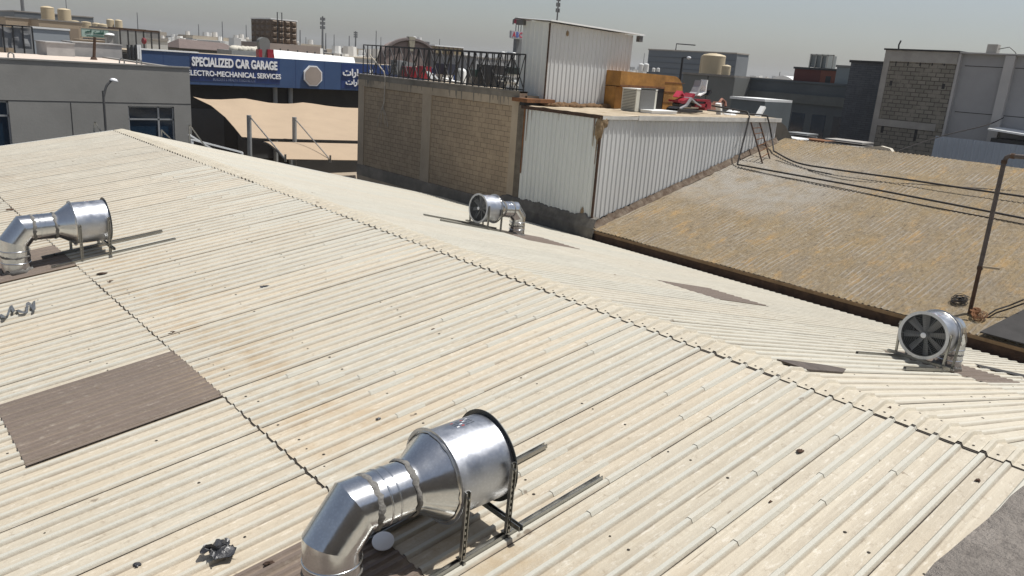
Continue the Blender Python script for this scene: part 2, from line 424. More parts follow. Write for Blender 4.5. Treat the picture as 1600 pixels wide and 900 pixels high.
# brown replacement sheets
for (x0, x1, ya, yb, zf, lb) in ((1.1, 2.95, 7.72, 9.3, zn, 'bare brown roof sheet with open roof around it'), (1.1, 2.95, 3.4, 4.97, zn, 'brown roof sheet under the nearest duct'),
                             (1.1, 2.95, 13.75, 15.3, zn, 'brown roof sheet under the left duct'), (13.0, 15.0, 14.0, 15.6, zr, 'brown roof sheet under the far duct'),
                             (13.0, 15.0, 8.35, 9.95, zr, 'bare brown roof sheet on the far slope'), (13.0, 15.0, 3.5, 5.1, zr, 'brown roof sheet under the right duct')):
    hh = .0055 if zf is zn else .0055
    mb = sheet_mb(x0, x1, zf, ya, yb, hh+.001, dense=True, tonevar=.05, jit=.0005)
    put_sheet(mb, 'brown_sheet', M_BROWNS, lb)
# walls and eave trim under the sheets
m = MB()
MW = mat('warehouse_wall', (.33, .3, .25), .9, .15, 1, .2)
xs_ = [-5.8, XR, XE-.3]
m.prism([(-5.8, YG-.3, GZ), (XE-.3, YG-.3, GZ), (XE-.3, YG-.3, zr(XE-.3)-.03), (XR, YG-.3, ZR-.03), (-5.8, YG-.3, zn(-5.8)-.03)], (0, .2, 0))
m.prism([(-5.8, .4, GZ), (XE-.3, .4, GZ), (XE-.3, .4, zr(XE-.3)-.03), (XR, .4, ZR-.03), (-5.8, .4, zn(-5.8)-.03)], (0, .2, 0))
m.box((XE-.5, .6, GZ), (XE-.3, YG-.3, zr(XE-.3)-.05)); m.box((-5.8, .6, GZ), (-5.6, YG-.3, zn(-5.6)-.05))
m.build('wall', MW, wh)
m = MB()
m.bar((-6, YG+.006, zn(-6)-.02), (XR, YG+.006, ZR-.02), .012, .1); m.bar((XR, YG+.006, ZR-.02), (XE, YG+.006, zr(XE)-.02), .012, .1)
m.build('verge_trim', M_WHITE, wh)

# ================================================================== EXHAUST FANS
def mitred(mb, path, R, n=40, m_=0, seams=()):
    """mitred round duct in the local XZ plane, each segment with its own vertices so the folds stay crisp"""
    P = [Vector((p[0], 0, p[1])) for p in path]; Yv = Vector((0, 1, 0))
    D = [(P[i+1]-P[i]).normalized() for i in range(len(P)-1)]
    for i in range(len(P)-1):
        d = D[i]; nn = Yv.cross(d).normalized(); ends = []
        for e, p in ((0, P[i]), (1, P[i+1])):
            if e == 0: b = (D[i-1]+d).normalized() if i > 0 else d
            else: b = (D[i+1]+d).normalized() if i < len(D)-1 else d
            ring = []
            for k in range(n):
                t = 2*math.pi*k/n; q = nn*math.cos(t)*R+Yv*math.sin(t)*R
                s_ = -(q.dot(b))/d.dot(b); ring.append(p+q+d*s_)
            ends.append(ring)
        mb.add(ends[0]+ends[1], [(k, (k+1) % n, n+(k+1) % n, n+k) for k in range(n)], m_)
def blob_ring(mb, c, d, R, w, amp, n=48, seed=0, m_=0):
    """smeared band of sealant around a duct"""
    c = Vector(c); d = Vector(d).normalized(); a = d.orthogonal().normalized(); b = d.cross(a)
    random.seed(seed); vs_ = []; prof = ((-1, 0), (-.6, .6), (0, 1), (.6, .6), (1, 0))
    for k in range(n):
        t = 2*math.pi*k/n; wa = w*rnd(.6, 1.5); wb = w*rnd(.5, 1.6); th = amp*rnd(.5, 1.4); sh = w*.3*math.sin(3*t+seed)
        for (u, h) in prof:
            rr = R+.0005+h*th; vs_.append(c+d*(u*(wa if u < 0 else wb)+sh)+(a*math.cos(t)+b*math.sin(t))*rr)
    mb.add(vs_, [(k*5+j, k*5+j+1, ((k+1) % n)*5+j+1, ((k+1) % n)*5+j) for k in range(n) for j in range(4)], m_)

def make_fan(slope, tilt, label, raillen):
    t = thing('exhaust_fan', label, 'exhaust fan', (0, 0, 0), 0, 'duct fans standing on the warehouse roof')
    R, r = .338, .205; zmit = .70; az = lambda x: zmit+(x-.2)*tilt
    ax = Vector((1, 0, tilt)).normalized()
    C = lambda x: Vector((x, 0, az(x)))
    # riser and elbow
    mb = MB(); mitred(mb, [(0, -.06), (0, .49), (.165, az(.165)), (.62, az(.62))], r); mb.build('duct', M_GALV, t, smooth=True, local=True, angle=20)
    mb = MB()
    for z in (.17, .36):
        mb.lathe([(r, z-.012), (r+.007, z-.008), (r+.007, z+.008), (r, z+.012)], (0, 0, 0), n=40)
    mb.lathe([(r, -.008), (r+.005, -.006), (r+.005, .006), (r, .008)], C(.36), ax, n=40)
    mb.lathe([(r, -.005), (r+.004, -.004), (r+.004, .004), (r, .005)], C(.43), ax, n=40)
    mb.build('duct_seam', M_GALV, t, smooth=True, local=True)
    mb = MB()
    blob_ring(mb, C(.27), ax, r, .022, .008, seed=3); mb.build('sealant', M_SEAL, t, smooth=True, local=True)
    mb = MB(); blob_ring(mb, C(.575), ax, r+.004, .02, .010, seed=5); mb.build('sealant', M_SEAL, t, smooth=True, local=True)
    mb = MB(); blob_ring(mb, (0, 0, .27), (0, 0, 1), r, .016, .007, seed=7); mb.build('sealant', M_SEAL, t, smooth=True, local=True)
    mb = MB(); blob_ring(mb, (0, 0, .03-.0), (-slope, 0, 1), r+.006, .045, .016, seed=9)
    mb.build('base_sealant', M_SEAL, t, smooth=True, local=True)
    # cone
    x1, x2, x3 = .60, .84, 1.35
    mb = MB(); mb.lathe([(r+.002, 0), (r+.006, .03), (R-.006, x2-x1-.02), (R-.002, x2-x1)], C(x1), ax, n=56); mb.build('cone', M_GALV, t, smooth=True, local=True, angle=25)
    mb = MB(); blob_ring(mb, C(x2), ax, R+.004, .016, .012, n=64, seed=13); mb.build('foil_band', M_FOIL, t, smooth=True, local=True)
    # housing with flanges
    mb = MB(); L_ = x3-x2
    mb.lathe([(R, 0), (R, L_), (R-.004, L_), (R-.004, 0)], C(x2), ax, n=72)
    h = mb.build('housing', M_DRUM, t, smooth=True, local=True, angle=30)
    mb = MB(); mb.lathe([(R-.006, .02), (R-.006, L_-.012)], C(x2), ax, n=48); mb.build('inner_lining', M_BLACK, t, smooth=True, local=True)  # black lining added to put the shade inside the housing into colour
    mb = MB(); mb.lathe([(R-.003, -.003), (R+.035, -.003), (R+.035, .001), (R, .001)], C(x2), ax, n=72); mb.build('flange', M_DRUM, t, smooth=False, local=True)
    mb = MB(); mb.lathe([(R+.0015, -.004), (R+.036, -.004), (R+.036, .003), (R-.012, .003), (R-.012, -.004)], C(x3), ax, n=72)
    mb.build('rim', M_DRUM if slope > .2 else M_RIMD, t, smooth=False, local=True)
    # blades and motor
    mb = MB(); e1 = ax.orthogonal().normalized(); e2 = ax.cross(e1)
    c0 = C(x3-.11)
    mb.lathe([(0, .03), (.05, .028), (.06, .0), (.06, -.06), (0, -.06)], c0, ax, n=24)
    for k in range(8):
        a = 2*math.pi*k/8+.2
        rad = e1*math.cos(a)+e2*math.sin(a); tan = ax.cross(rad); pit = (tan*.82+ax*.45).normalized()
        rows = []
        for rr, ww in ((.055, .035), (.12, .042), (.22, .052), (R-.02, .058)):
            p = c0+rad*rr; rows.append([p-pit*ww, p+ax*.008, p+pit*ww])
        vs_ = [q for rw in rows for q in rw]; vs2 = [q-ax*.003 for q in vs_]
        nr = len(rows); F_ = [(i*3+j, (i+1)*3+j, (i+1)*3+j+1, i*3+j+1) for i in range(nr-1) for j in range(2)]
        mb.add(vs_, F_); mb.add(vs2, [tuple(reversed(f)) for f in F_])
    mb.build('propeller', M_BLADE, t, local=True)
    mb = MB(); mb.cyl(C(x3-.42), C(x3-.17), .1, n=24)
    for a in (.8, 2.9, 5.0):
        rad = e1*math.cos(a)+e2*math.sin(a); mb.bar(C(x3-.3)+rad*.09, C(x3-.3)+rad*(R-.004), .03, .006, ax)
    mb.build('motor', M_BLACK, t, local=True)
    mb = MB(); g0 = C(x3-.006)
    for rr in [.05+.0262*i for i in range(11)]:
        pts = [g0+(e1*math.cos(a)+e2*math.sin(a))*rr for a in [2*math.pi*k/40 for k in range(41)]]; mb.tube(pts, .0036, 4)
    for k in range(6):
        a = 2*math.pi*k/6+.4; rad = e1*math.cos(a)+e2*math.sin(a); mb.bar(g0+rad*.04-ax*.004, g0+rad*(R-.008)-ax*.004, .007, .007, ax)
    mb.build('grille', M_GRILL, t, local=True)
    mb = MB(); mb.lathe([(0, .008), (.03, .006), (.042, -.002), (.042, -.008), (0, -.008)], g0+ax*.004, ax, n=20); mb.build('hub_badge', M_WHITEP, t, local=True, smooth=True, angle=30)
    # rating sticker of small red, black and white marks on top of the drum
    mb = MB(); mk = MB(); rd = MB()
    def onr(x, a, h=.0015): return C(x)+(Vector((0, 1, 0))*math.sin(a)+Vector((0, 0, 1))*math.cos(a))*(R+h)
    for i in range(4):
        for j in range(4):
            xx = x3-.30+i*.045; a0 = -.02+j*.085
            tgt = rd if (i, j) in ((0, 3), (2, 3), (1, 0)) else (mb if (i*3+j*5) % 4 == 0 else mk)
            wdt = .012 if tgt is not mk else .018
            tgt.add([onr(xx-wdt, a0), onr(xx+wdt, a0), onr(xx+wdt, a0+.035), onr(xx-wdt, a0+.035)], [(0, 1, 2, 3)])
    mb.build('sticker', M_WHITEP, t, local=True); mk.build('sticker_print', mat('ink', (.07, .08, .1), .5, .1, 9, 0), t, local=True); rd.build('sticker_mark', mat('red_ink', (.4, .06, .05), .5, .1, 9, 0), t, local=True)
    # stand
    fs_ = lambda x: slope*x+.030
    yl = .345
    for k in (-1, 1):
        mb = MB(); mb.channel((.42, k*yl, fs_(.42)+.022), (raillen, k*yl, fs_(raillen)+.022), .041, .041); mb.build('rail', M_STRUT, t, local=True)
        for xl in (x2+.03, x3-.05):
            mb = MB(); top = az(xl)+(.12 if xl > 1 else .04)
            yy = k*(R+.024)
            mb.channel((xl, k*(yl+.012), fs_(xl)+.043), (xl, yy+k*.016, top), .041, .03, (0, k, 0))
            for q in range(int((top-fs_(xl))/.05)):   # slots
                zc = fs_(xl)+.07+q*.05
                if zc < top-.02: mb.box((xl-.006, k*(yl+.03)-.002, zc-.012), (xl+.006, k*(yl+.03)+.002, zc+.012))
            mb.box((xl-.03, k*yl-.03, fs_(xl)+.0435), (xl+.03, k*yl+.03, fs_(xl)+.05))
            mb.build('leg', M_STRUT, t, local=True)
            mb = MB(); mb.cyl((xl, k*(yl+.028), fs_(xl)+.02), (xl, k*(yl+.046), fs_(xl)+.02), .012, n=6); mb.cyl((xl, yy+k*.02, top-.05), (xl, yy+k*.045, top-.05), .011, n=6); mb.build('bolt', M_STRUT, t, local=True)
    for xl, ex in ((x3-.02, .48),):
        mb = MB(); zc = az(xl)-R-.06; mb.channel((xl, -ex, zc), (xl, ex, zc), .041, .041); mb.build('crossbar', M_STRUT, t, local=True)
    return t
f_near = make_fan(TA, .045, 'nearest galvanised duct fan in the bottom middle of the photo, seen from behind its elbow', 2.36)
f_near.location = (2.335, 4.235, zn(2.335))
dup(f_near, (2.19, 14.22, zn(2.19)), 0, 'galvanised duct fan at the left edge of the roof, cut off beside the zigzag strap')
f_far = make_fan(TB, .09, 'small far duct fan beyond the ridge, in front of the block wall and white cladding', 2.75)
f_far.location = (13.66, 15.1, zr(13.66)); f_far.rotation_euler = (0, 0, math.pi)
dup(f_far, (13.85, 4.33, zr(13.85)), math.pi, 'duct fan at right with its eight grey blades and grille facing the camera')
# ------------------------------------------------------------------ loose things on the roof
p = fN(600, 858); m = MB(); r_ = .085
m.lathe([(0, .012), (r_*.9, .010), (r_, .004), (r_, -.004), (0, -.004)], (p.x-.01, p.y, zn(p.x)+.075), (-.25, -.25, .95), n=28)
tag(m.build('round_vent_cover', M_WHITEP, smooth=True, angle=40), 'round white cap leaning on the roof under the nearest duct', 'vent cap')
def crumple(name, label, cat, c, sx, sy, sz, mt, seed, n=9):
    random.seed(seed); mb = MB(); vs_ = []; off = Vector((seed*1.3, 0, 0))
    for i in range(n+1):
        for j in range(n+1):
            u, v = i/n*2-1, j/n*2-1; q = mnoise.noise_vector(Vector((u*1.6, v*1.6, 0))+off); q2 = mnoise.noise(Vector((u*3.3, v*3.3, 2))+off)
            vs_.append((c[0]+sx*(u*.7+q.x*.6), c[1]+sy*(v*.7+q.y*.6), c[2]+sz*(.35+.6*abs(q2)+.5*max(0, 1-u*u-v*v))))
    o_ = len(vs_); vs_ += [(a, b, z-.004) for (a, b, z) in vs_]
    fs = [(i*(n+1)+j, (i+1)*(n+1)+j, (i+1)*(n+1)+j+1, i*(n+1)+j+1) for i in range(n) for j in range(n)]
    mb.add(vs_, fs+[tuple(reversed([q+o_ for q in f])) for f in fs]); return tag(mb.build(name, mt), label, cat)
M_BAG = mat('black_plastic', (.035, .036, .04), .35, .4, 20, .3)
p = fN(345, 870); crumple('plastic_bag', 'crumpled black plastic bag on the cream roof left of the nearest duct', 'plastic bag', (p.x, p.y, zn(p.x)+.02), .13, .13, .09, M_BAG, 4, 12)
p = fN(215, 883); crumple('rubber_scrap', 'small flat black scrap on the roof at lower left, below the plastic bag', 'scrap', (p.x, p.y, zn(p.x)+.006), .035, .035, .014, M_BAG, 6, 6)
# zigzag strap
m = MB(); pts = [(0, 492), (8, 500), (3, 497), (12, 497), (17, 478), (22, 490), (27, 485), (33, 491), (42, 489), (43, 476), (48, 477), (54, 488), (53, 471)]
P = [fN(x, y, .03) for x, y in pts]; vs_ = []
for i, p in enumerate(P): hh = .03*(i % 2); vs_ += [(p.x-.02, p.y-.02, p.z+hh), (p.x+.02, p.y+.02, p.z+hh+.004)]
m.add(vs_, [(2*i, 2*i+1, 2*i+3, 2*i+2) for i in range(len(P)-1)]); m.add([v+Vector((0, 0, .003)) for v in m.v], [(2*i+1, 2*i, 2*i+2, 2*i+3) for i in range(len(P)-1)])
tag(m.build('plastic_strap', mat('grey_strap', (.09, .095, .10), .35, .5, 25, 0)), 'grey zigzag strip of strapping lying on the roof at the left edge', 'strap')
for i, (x, y, sx, lb) in enumerate(((415, 451, 20, 'short black strip on the near slope in the middle of the roof'), (591, 657, 10, 'small black lump on the near slope above the nearest fan'),
        (677, 517, 9, 'brown pebble on the near slope midway up to the ridge'), (868, 560, 9, 'dark pebble on the near slope below the ridge cap'), (270, 522, 13, 'dark flake beside the sheet lap above the bare brown sheet'),
        (420, 884, 18, 'twist of dirty rag beside the brown sheet left of the nearest duct'), (1249, 708, 16, 'grey stain like lump on the near slope by the ridge at right'),
        (1527, 754, 12, 'small crossed twigs on the near slope close to the parapet'), (1390, 640, 10, 'round grey pebble on the ridge cap at right'), (175, 443, 14, 'flat brown flake right of the left duct'),
        (160, 430, 14, 'little cluster of brown crumbs right of the left duct'), (16, 330, 12, 'dark flake high on the roof above the left duct'), (1537, 625, 12, 'brown clod on the far slope near the right fan'),
        (1203, 787, 7, 'tiny black stone low on the near slope left of the parapet'))):
    q = fR(x, y) if (x > 1500 and y < 640) else fN(x, y); d = q.length*sx/FPX*.5; z = zroof(q.x)+.014
    crumple('roof_debris', lb, 'debris', (q.x, q.y, z), d, d*.6, d*.35+.008, M_BAG if i in (0, 1) else M_RUSTD, 20+i, 5)
# dark plank on the far slope
a, b = fR(1214, 562, .03), fR(1322, 579, .03); m = MB()
a = Vector((8.0, 4.30, zr(8.0)+.06)); b = Vector((9.25, 3.95, zr(9.25)+.05))
m.add([a+Vector((0, 0, 0)), a+Vector((.25, -.02, -.02)), b+Vector((0, .0, 0)), b+Vector((-.2, .12, 0))], [(0, 1, 2, 3)]); m.v = m.v
m2 = MB(); m2.prism([tuple(fR(x_, y_, h_)) for x_, y_, h_ in ((1214, 561, .07), (1238, 563, .07), (1290, 570, .06), (1322, 576, .05), (1317, 581, .04), (1262, 577, .04))], (0, 0, -.02)); tag(m2.build('metal_offcut', mat('dark_offcut', (.075, .06, .05), .7, .3, 6, .2)), 'dark pointed sheet offcut lying just past the ridge at right', 'metal offcut')
a = Vector((15.75, 4.4, zr(15.75)+.036)); b = Vector((17.2, 3.45, zr(17.2)+.036)); m = MB(); m.bar(a, b, .2, .008); tag(m.build('rubber_mat', M_RUBBER_SHADOW), 'black rubber strip on the far slope at the right edge behind the fan', 'rubber strip')  # flat black strip laid on the sheets in place of a cast shadow

# ================================================================== PARAPET WE STAND BEHIND
m = MB(); nx, ny = 170, 12; vs_ = []
for i in range(nx+1):
    x = -2.5+i*.05*(.9 if False else 1); 
    for j in range(ny+1):
        u = j/ny
        e = mnoise.noise(Vector((x*3, 0, 5)))*.008+mnoise.noise(Vector((x*14, 0, 9)))*.008
        y = -.6+u*(.6+.247+e)
        rx = max(0, u-.93)/.07; z = -.5-.012*rx*rx+mnoise.noise(Vector((x*7, y*7, 0)))*.009+mnoise.noise(Vector((x*22, y*22, 0)))*.005-abs(mnoise.noise(Vector((x*12, y*12, 7))))*.008
        vs_.append((x, y, z))
w = ny+1
m.add(vs_, [(i*w+j, (i+1)*w+j, (i+1)*w+j+1, i*w+j+1) for i in range(nx) for j in range(ny)])
fr = [vs_[i*w+ny] for i in range(nx+1)]; lo = [(x, y, GZ) for (x, y, z) in fr]
m.add(fr+lo, [(i, i+nx+1, i+nx+2, i+1) for i in range(nx)])
m.add([vs_[0], vs_[ny], (vs_[ny][0], vs_[ny][1], GZ), (vs_[0][0], vs_[0][1], GZ)], [(0, 1, 2, 3)])
m.add([vs_[nx*w], vs_[nx*w+ny], (vs_[nx*w][0], .2, GZ), (vs_[nx*w][0], -.6, GZ)], [(3, 2, 1, 0)])
m.add([(-2.5, -.6, -.5), (6, -.6, -.5), (6, -.6, GZ), (-2.5, -.6, GZ)], [(0, 1, 2, 3)])
def parapet_mat():
    mm = mat('parapet_concrete2', (.26, .232, .205), .95, .25, 6, 0); N, L = nodes(mm); g = N.new('ShaderNodeNewGeometry').outputs['Position']
    bm = N.new('ShaderNodeBump'); bm.inputs['Strength'].default_value = .9; bm.inputs['Distance'].default_value = .035
    L.new(noi(N, L, g, 22, 8, .7), bm.inputs['Height']); L.new(bm.outputs[0], N['Principled BSDF'].inputs['Normal']); b = N['Principled BSDF']; old = b.inputs['Base Color'].links[0].from_socket
    c = mixrgb(N, L, ramp(N, L, noi(N, L, g, 60, 6, .7), .5, .68, 0, .6), old, (.11, .094, .082)); c = mixrgb(N, L, ramp(N, L, noi(N, L, g, 35, 6, .7, None, (5, 5, 5)), .56, .68, 0, .5), c, (.34, .305, .27)); L.new(c, b.inputs['Base Color']); return mm
tag(m.build('parapet_wall', parapet_mat(), smooth=True), 'rough grey concrete parapet in the bottom right corner, closest to the camera', 'parapet')

# ================================================================== BLOCK WALL BUILDING (behind the far fan)
def block_mat(name, c, bw, bh, axis, mortar, off=(0, 0), msize=.012, squash=.5, c2=None):
    mm = bpy.data.materials.new(name); mm.use_nodes = True; N, L = nodes(mm); b = N['Principled BSDF']; b.inputs['Roughness'].default_value = .93
    g = N.new('ShaderNodeNewGeometry').outputs['Position']; sp = N.new('ShaderNodeSeparateXYZ'); L.new(g, sp.inputs[0]); cb = N.new('ShaderNodeCombineXYZ')
    L.new(sp.outputs[1 if axis == 'Y' else 0], cb.inputs[0]); L.new(sp.outputs[2], cb.inputs[1])
    br = N.new('ShaderNodeTexBrick'); L.new(cb.outputs[0], br.inputs['Vector']); br.inputs['Scale'].default_value = 1; br.inputs['Brick Width'].default_value = bw; br.inputs['Row Height'].default_value = bh
    br.inputs['Mortar Size'].default_value = msize; br.inputs['Mortar Smooth'].default_value = .2
    br.inputs['Color1'].default_value = (*c, 1); br.inputs['Color2'].default_value = (*(c2 or tuple(x*.8 for x in c)), 1); br.inputs['Mortar'].default_value = (*mortar, 1)
    cc = mixrgb(N, L, ramp(N, L, noi(N, L, g, .9), .3, .72, 0, .6), br.outputs['Color'], tuple(x*.62 for x in c))
    pl_ = mixrgb(N, L, ramp(N, L, noi(N, L, g, 1.7, 6, .6, None, (4, 2, 8)), .52, .62, 0, .75), cc, tuple(x*.95 for x in c))
    L.new(pl_, b.inputs['Base Color'])
    bm = N.new('ShaderNodeBump'); bm.inputs['Strength'].default_value = .8; bm.inputs['Distance'].default_value = .02; L.new(br.outputs['Fac'], bm.inputs['Height']); bm.invert = True
    bm2 = N.new('ShaderNodeBump'); bm2.inputs['Strength'].default_value = .4; bm2.inputs['Distance'].default_value = .02; L.new(noi(N, L, g, 25), bm2.inputs['Height']); L.new(bm.outputs[0], bm2.inputs['Normal']); L.new(bm2.outputs[0], b.inputs['Normal'])
    return mm
M_BLK = block_mat('tan_block', (.42, .325, .22), .42, .205, 'Y', (.17, .13, .09), c2=(.35, .27, .185), msize=.010)
M_PLAST = mat('tan_plaster', (.39, .32, .235), .93, .18, .9, .4, 25, stretch=(1, 1, .6))
M_PLASTG = mat('grey_plaster_beam', (.20, .18, .15), .93, .3, 1.2, .4, 25)
bw = thing('block_building', 'flat roofed building with bare tan block side wall behind the far fan', 'building', (24, 30, GZ))
BX, BYa, BYb = 21.1, 23.72, 36.0
m = MB(); m.box((BX+.06, BYa, GZ), (BX+.3, BYb, -1.5)); m.build('block_infill', M_BLK, bw)
m = MB()
m.box((BX, BYa, -1.62), (BX+.4, BYb+.02, -1.04)); m.box((BX-.0, BYa-.0, -5.0-1.5), (BX+.06, BYb, -5.0-.95))
m.build('ring_beam', M_PLAST, bw)
m = MB(); m.box((BX-.012, BYa+.002, -1.30), (BX-.001, BYb, -1.10)); m.box((BX-.03, BYa, -1.10), (BX+.42, BYb+.05, -1.035))
random.seed(5)
for _ in range(34):
    y = rnd(BYa+.6, BYb-.5); l = rnd(.08, .42); w_ = rnd(.012, .05); m.add([(BX-.014, y-w_, -1.3), (BX-.014, y+w_, -1.3), (BX-.003, y+w_*.4, -1.3-l), (BX-.003, y-w_*.4, -1.3-l)], [(0, 1, 2, 3)])
m.build('coping', M_PLASTG, bw)
for ya, yb in ((BYa, BYa+.42), (29.65, 30.35), (35.45, BYb)):
    m = MB(); m.box((BX+.01, ya+.002, GZ), (BX+.062, yb, -1.62)); m.build('column', M_PLAST, bw)
m = MB(); m.box((BX-.02, BYa, -6.1), (BX+.05, BYb, -5.55)); m.build('lower_beam', M_PLASTG, bw)
m = MB(); m.box((BX-.004, BYa, GZ), (BX+.055, BYb, -6.1)); m.build('plinth', M_PLAST, bw)
m = MB(); m.box((BX-.02, BYa-.34, GZ), (BX+.35, BYa, -1.55)); m.build('corner_render', mat('rough_render', (.13, .11, .085), .95, .35, 3, .8, 14), bw)
m = MB(); m.box((BX+.3, BYa, -1.5), (34, BYb, -1.2)); m.box((BX+.3, BYb-.2, GZ), (34, BYb, -1.5)); m.box((33.8, BYa, GZ), (34, BYb-.2, -1.5)); m.build('flat_roof', M_DIRTROOF, bw)
for y, z0, z1 in ((24.25, -1.5, -1.1), (29.5, -1.95, -1.15)):
    pass
# stains as real run-off marks of slurry on the beam
# hanging white cable over the wall
m = MB(); pts = [fX(578, 86, BX-.1), fX(590, 100, BX-.08), fX(600, 112, BX-.06), fX(602, 125, BX-.03), fX(600, 160, BX-.03), fX(597, 172, BX-.03)]; m.tube(pts, .03, 6)
for dx in (-9, -3, 4, 8): m.tube([fX(598, 165, BX-.02), fX(598+dx*.6, 180, BX-.04), fX(598+dx, 196+abs(dx)*.3, BX-.02)], .012, 5)
tag(m.build('hanging_cable', mat('dirty_white_cable', (.42, .38, .32), .8, .2, 5, .1)), 'dirty white cable hanging over the block wall with frayed ends', 'cable')

# railing trusses on the roof edge
def railing(name, label, x, ya, yb, z0, z1, n, seed):
    random.seed(seed); t = thing(name, label, 'railing', (x, (ya+yb)/2, z0), 0)
    m = MB(); m.bar((x, ya, z1), (x, yb, z1), .05, .05); m.bar((x, ya, z0+.06), (x, yb, z0+.06), .05, .05); m.build('rail', M_BLACK, t)
    for i in range(n+1):
        y = ya+(yb-ya)*i/n; m = MB(); m.bar((x, y, z0), (x, y, z1-.02), .038, .038, (1, 0, 0)); m.build('post', M_BLACK, t)
    m = MB(); st = (yb-ya)/n
    for i in range(0, n-1, 2):
        y = ya+st*i
        if i % 4 == 0: m.bar((x+.03, y, z0+.05), (x+.03, y+2*st, z1-.03), .03, .03, (1, 0, 0)); 
        else: m.bar((x+.03, y, z1-.03), (x+.03, y+2*st, z0+.05), .03, .03, (1, 0, 0))
        if random.random() < .6: m.bar((x-.03, y+st, z0+.05), (x-.03, y, z1-.03), .025, .025, (1, 0, 0))
    m.build('diagonal_brace', M_BLACK, t); return t
railing('truss_railing', 'black steel truss railing along the front edge of the block building roof', BX+.2, 23.75, 35.9, -1.035, .36, 30, 3)
railing('truss_railing', 'second black truss railing just behind the front railing on the block building', BX+1.9, 24.6, 36.6, -1.2, .36, 27, 8)
# junk behind the railing
def tbox(name, label, cat, x, px0, px1, pyt, pyb, mt, depth=.6, group=None):
    a = fX(px0, (pyt+pyb)/2, x); b = fX(px1, (pyt+pyb)/2, x); c = (px0+px1)/2; z1 = fX(c, pyt, x).z; z0 = fX(c, pyb, x).z
    t = thing(name, label, cat, (x+depth/2, (a.y+b.y)/2, z0), 0, group); m = MB(); m.box((x, b.y, z0), (x+depth, a.y, z1)); m.build('body', mt, t); return t, (x, b.y, a.y, z0, z1)
M_RED = mat('faded_red_plastic', (.24, .014, .026), .4, .25, 3, .05)
M_NAVY = mat('navy_cabinet', (.02, .025, .045), .5, .2, 3, 0)
M_GRYM = mat('grey_metal', (.25, .26, .26), .55, .15, 2, .05)
def louvres(t, d, mt, n=8):
    x, y0, y1, z0, z1 = d; m = MB()
    for i in range(n):
        z = z0+(z1-z0)*(i+.5)/n; m.box((x-.02, y0+.05, z-.02), (x-.002, y1-.05, z+.01))
    m.build('louvre', mt, t)
ZJ = -1.2
t, d = tbox('condenser', 'tall grey louvred cooling unit behind the left end of the railing', 'cooling unit', 24.3, 610, 621, 94, 117, M_GRYM); louvres(t, d, M_BLACK, 10)
t, d = tbox('metal_cabinet', 'pale grey metal cabinet between the railing posts left of the red crate', 'cabinet', 24.6, 624, 634, 97, 120, M_GRYM); louvres(t, d, M_GRYM, 2)
t, d = tbox('red_crate', 'bright red plastic crate behind the railing, the wider one', 'crate', 24.0, 628, 644, 104, 122, M_RED); louvres(t, d, M_RED, 3)
t, d = tbox('red_crate', 'narrow red plastic crate behind the railing right of the wide one', 'crate', 24.0, 651, 659, 103, 123, M_RED); louvres(t, d, M_RED, 3)
t, d = tbox('navy_cabinet', 'dark navy cabinet behind the middle of the railing on pale legs', 'cabinet', 25.5, 680, 697, 99, 116, M_NAVY)
m = MB(); x, y0, y1, z0, z1 = d
for yy in (y0+.05, y1-.05): m.box((x+.02, yy-.04, ZJ), (x+.5, yy+.04, z0-.002))
m.build('leg', M_WHITE, t)
t, d = tbox('dark_cabinet', 'tall black double cabinet behind the right half of the railing', 'cabinet', 25.5, 744, 771, 101, 134, M_BLACK, .8)
m = MB(); x, y0, y1, z0, z1 = d; m.box((x-.012, (y0+y1)/2-.02, z0+.05), (x-.002, (y0+y1)/2+.02, z1-.05)); m.build('door_strip', M_GRYM, t)
t, d = tbox('air_conditioner', 'dark green air conditioner unit behind the railing, left of the tall cabinet', 'air conditioner', 25.2, 726, 740, 108, 119, mat('dark_green_metal', (.04, .07, .065), .5, .2, 2, 0)); louvres(t, d, M_BLACK, 5)
m = MB(); x, y0, y1, z0, z1 = d; m.box((x+.05, y0, ZJ), (x+.5, y1, z0-.002)); m.build('stand', M_CONC, t)
t, d = tbox('air_conditioner', 'grey green air conditioner unit behind the right end of the railing', 'air conditioner', 25.2, 790, 812, 105, 116, mat('pale_green_metal', (.10, .15, .14), .5, .2, 2, 0)); louvres(t, d, M_BLACK, 5)
m = MB(); x, y0, y1, z0, z1 = d; m.box((x+.05, y0, ZJ), (x+.5, y1, z0-.002)); m.build('stand', M_WHITE, t)
random.seed(31)
for i, (px, py, r1, lb) in enumerate(((722, 112, .22, 'white pressure tank behind the railing beside the green air conditioner'), (718, 118, .2, 'grey pressure tank in front of the white one behind the railing'))):
    p = fX(px, py, 24.8+i*-.4); m = MB(); m.lathe([(0, 0), (r1, 0), (r1, .62), (r1*.8, .72), (r1*.3, .78), (0, .79)], (p.x, p.y, ZJ), n=18); tag(m.build('pressure_tank', M_WHITE if i == 0 else M_GRYM, smooth=True, angle=40), lb, 'tank')
for i, (pa, pb) in enumerate((((668, 112), (676, 124)), ((693, 122), (712, 128)), ((776, 118), (802, 122)), ((780, 126), (812, 130)), ((800, 122), (812, 136)))):
    a = fX(*pa, 23.6+.2*i); b = fX(*pb, 23.6+.2*i); m = MB(); m.bar(a, b, .22, .06); m.bar(a+Vector((.3, 0, -.1)), b+Vector((.3, 0, -.02)), .12, .1)
    tag(m.build('scrap_panel', M_WHITE if i % 2 else M_GRYM), ('tilted grey scrap panel left of the navy cabinet', 'flat white scrap panel low behind the middle of the railing', 'grey scrap panel right of the black cabinet', 'white scrap panel lying on the roof right of the black cabinet', 'steep grey scrap panel at the right end of the railing')[i], 'scrap')

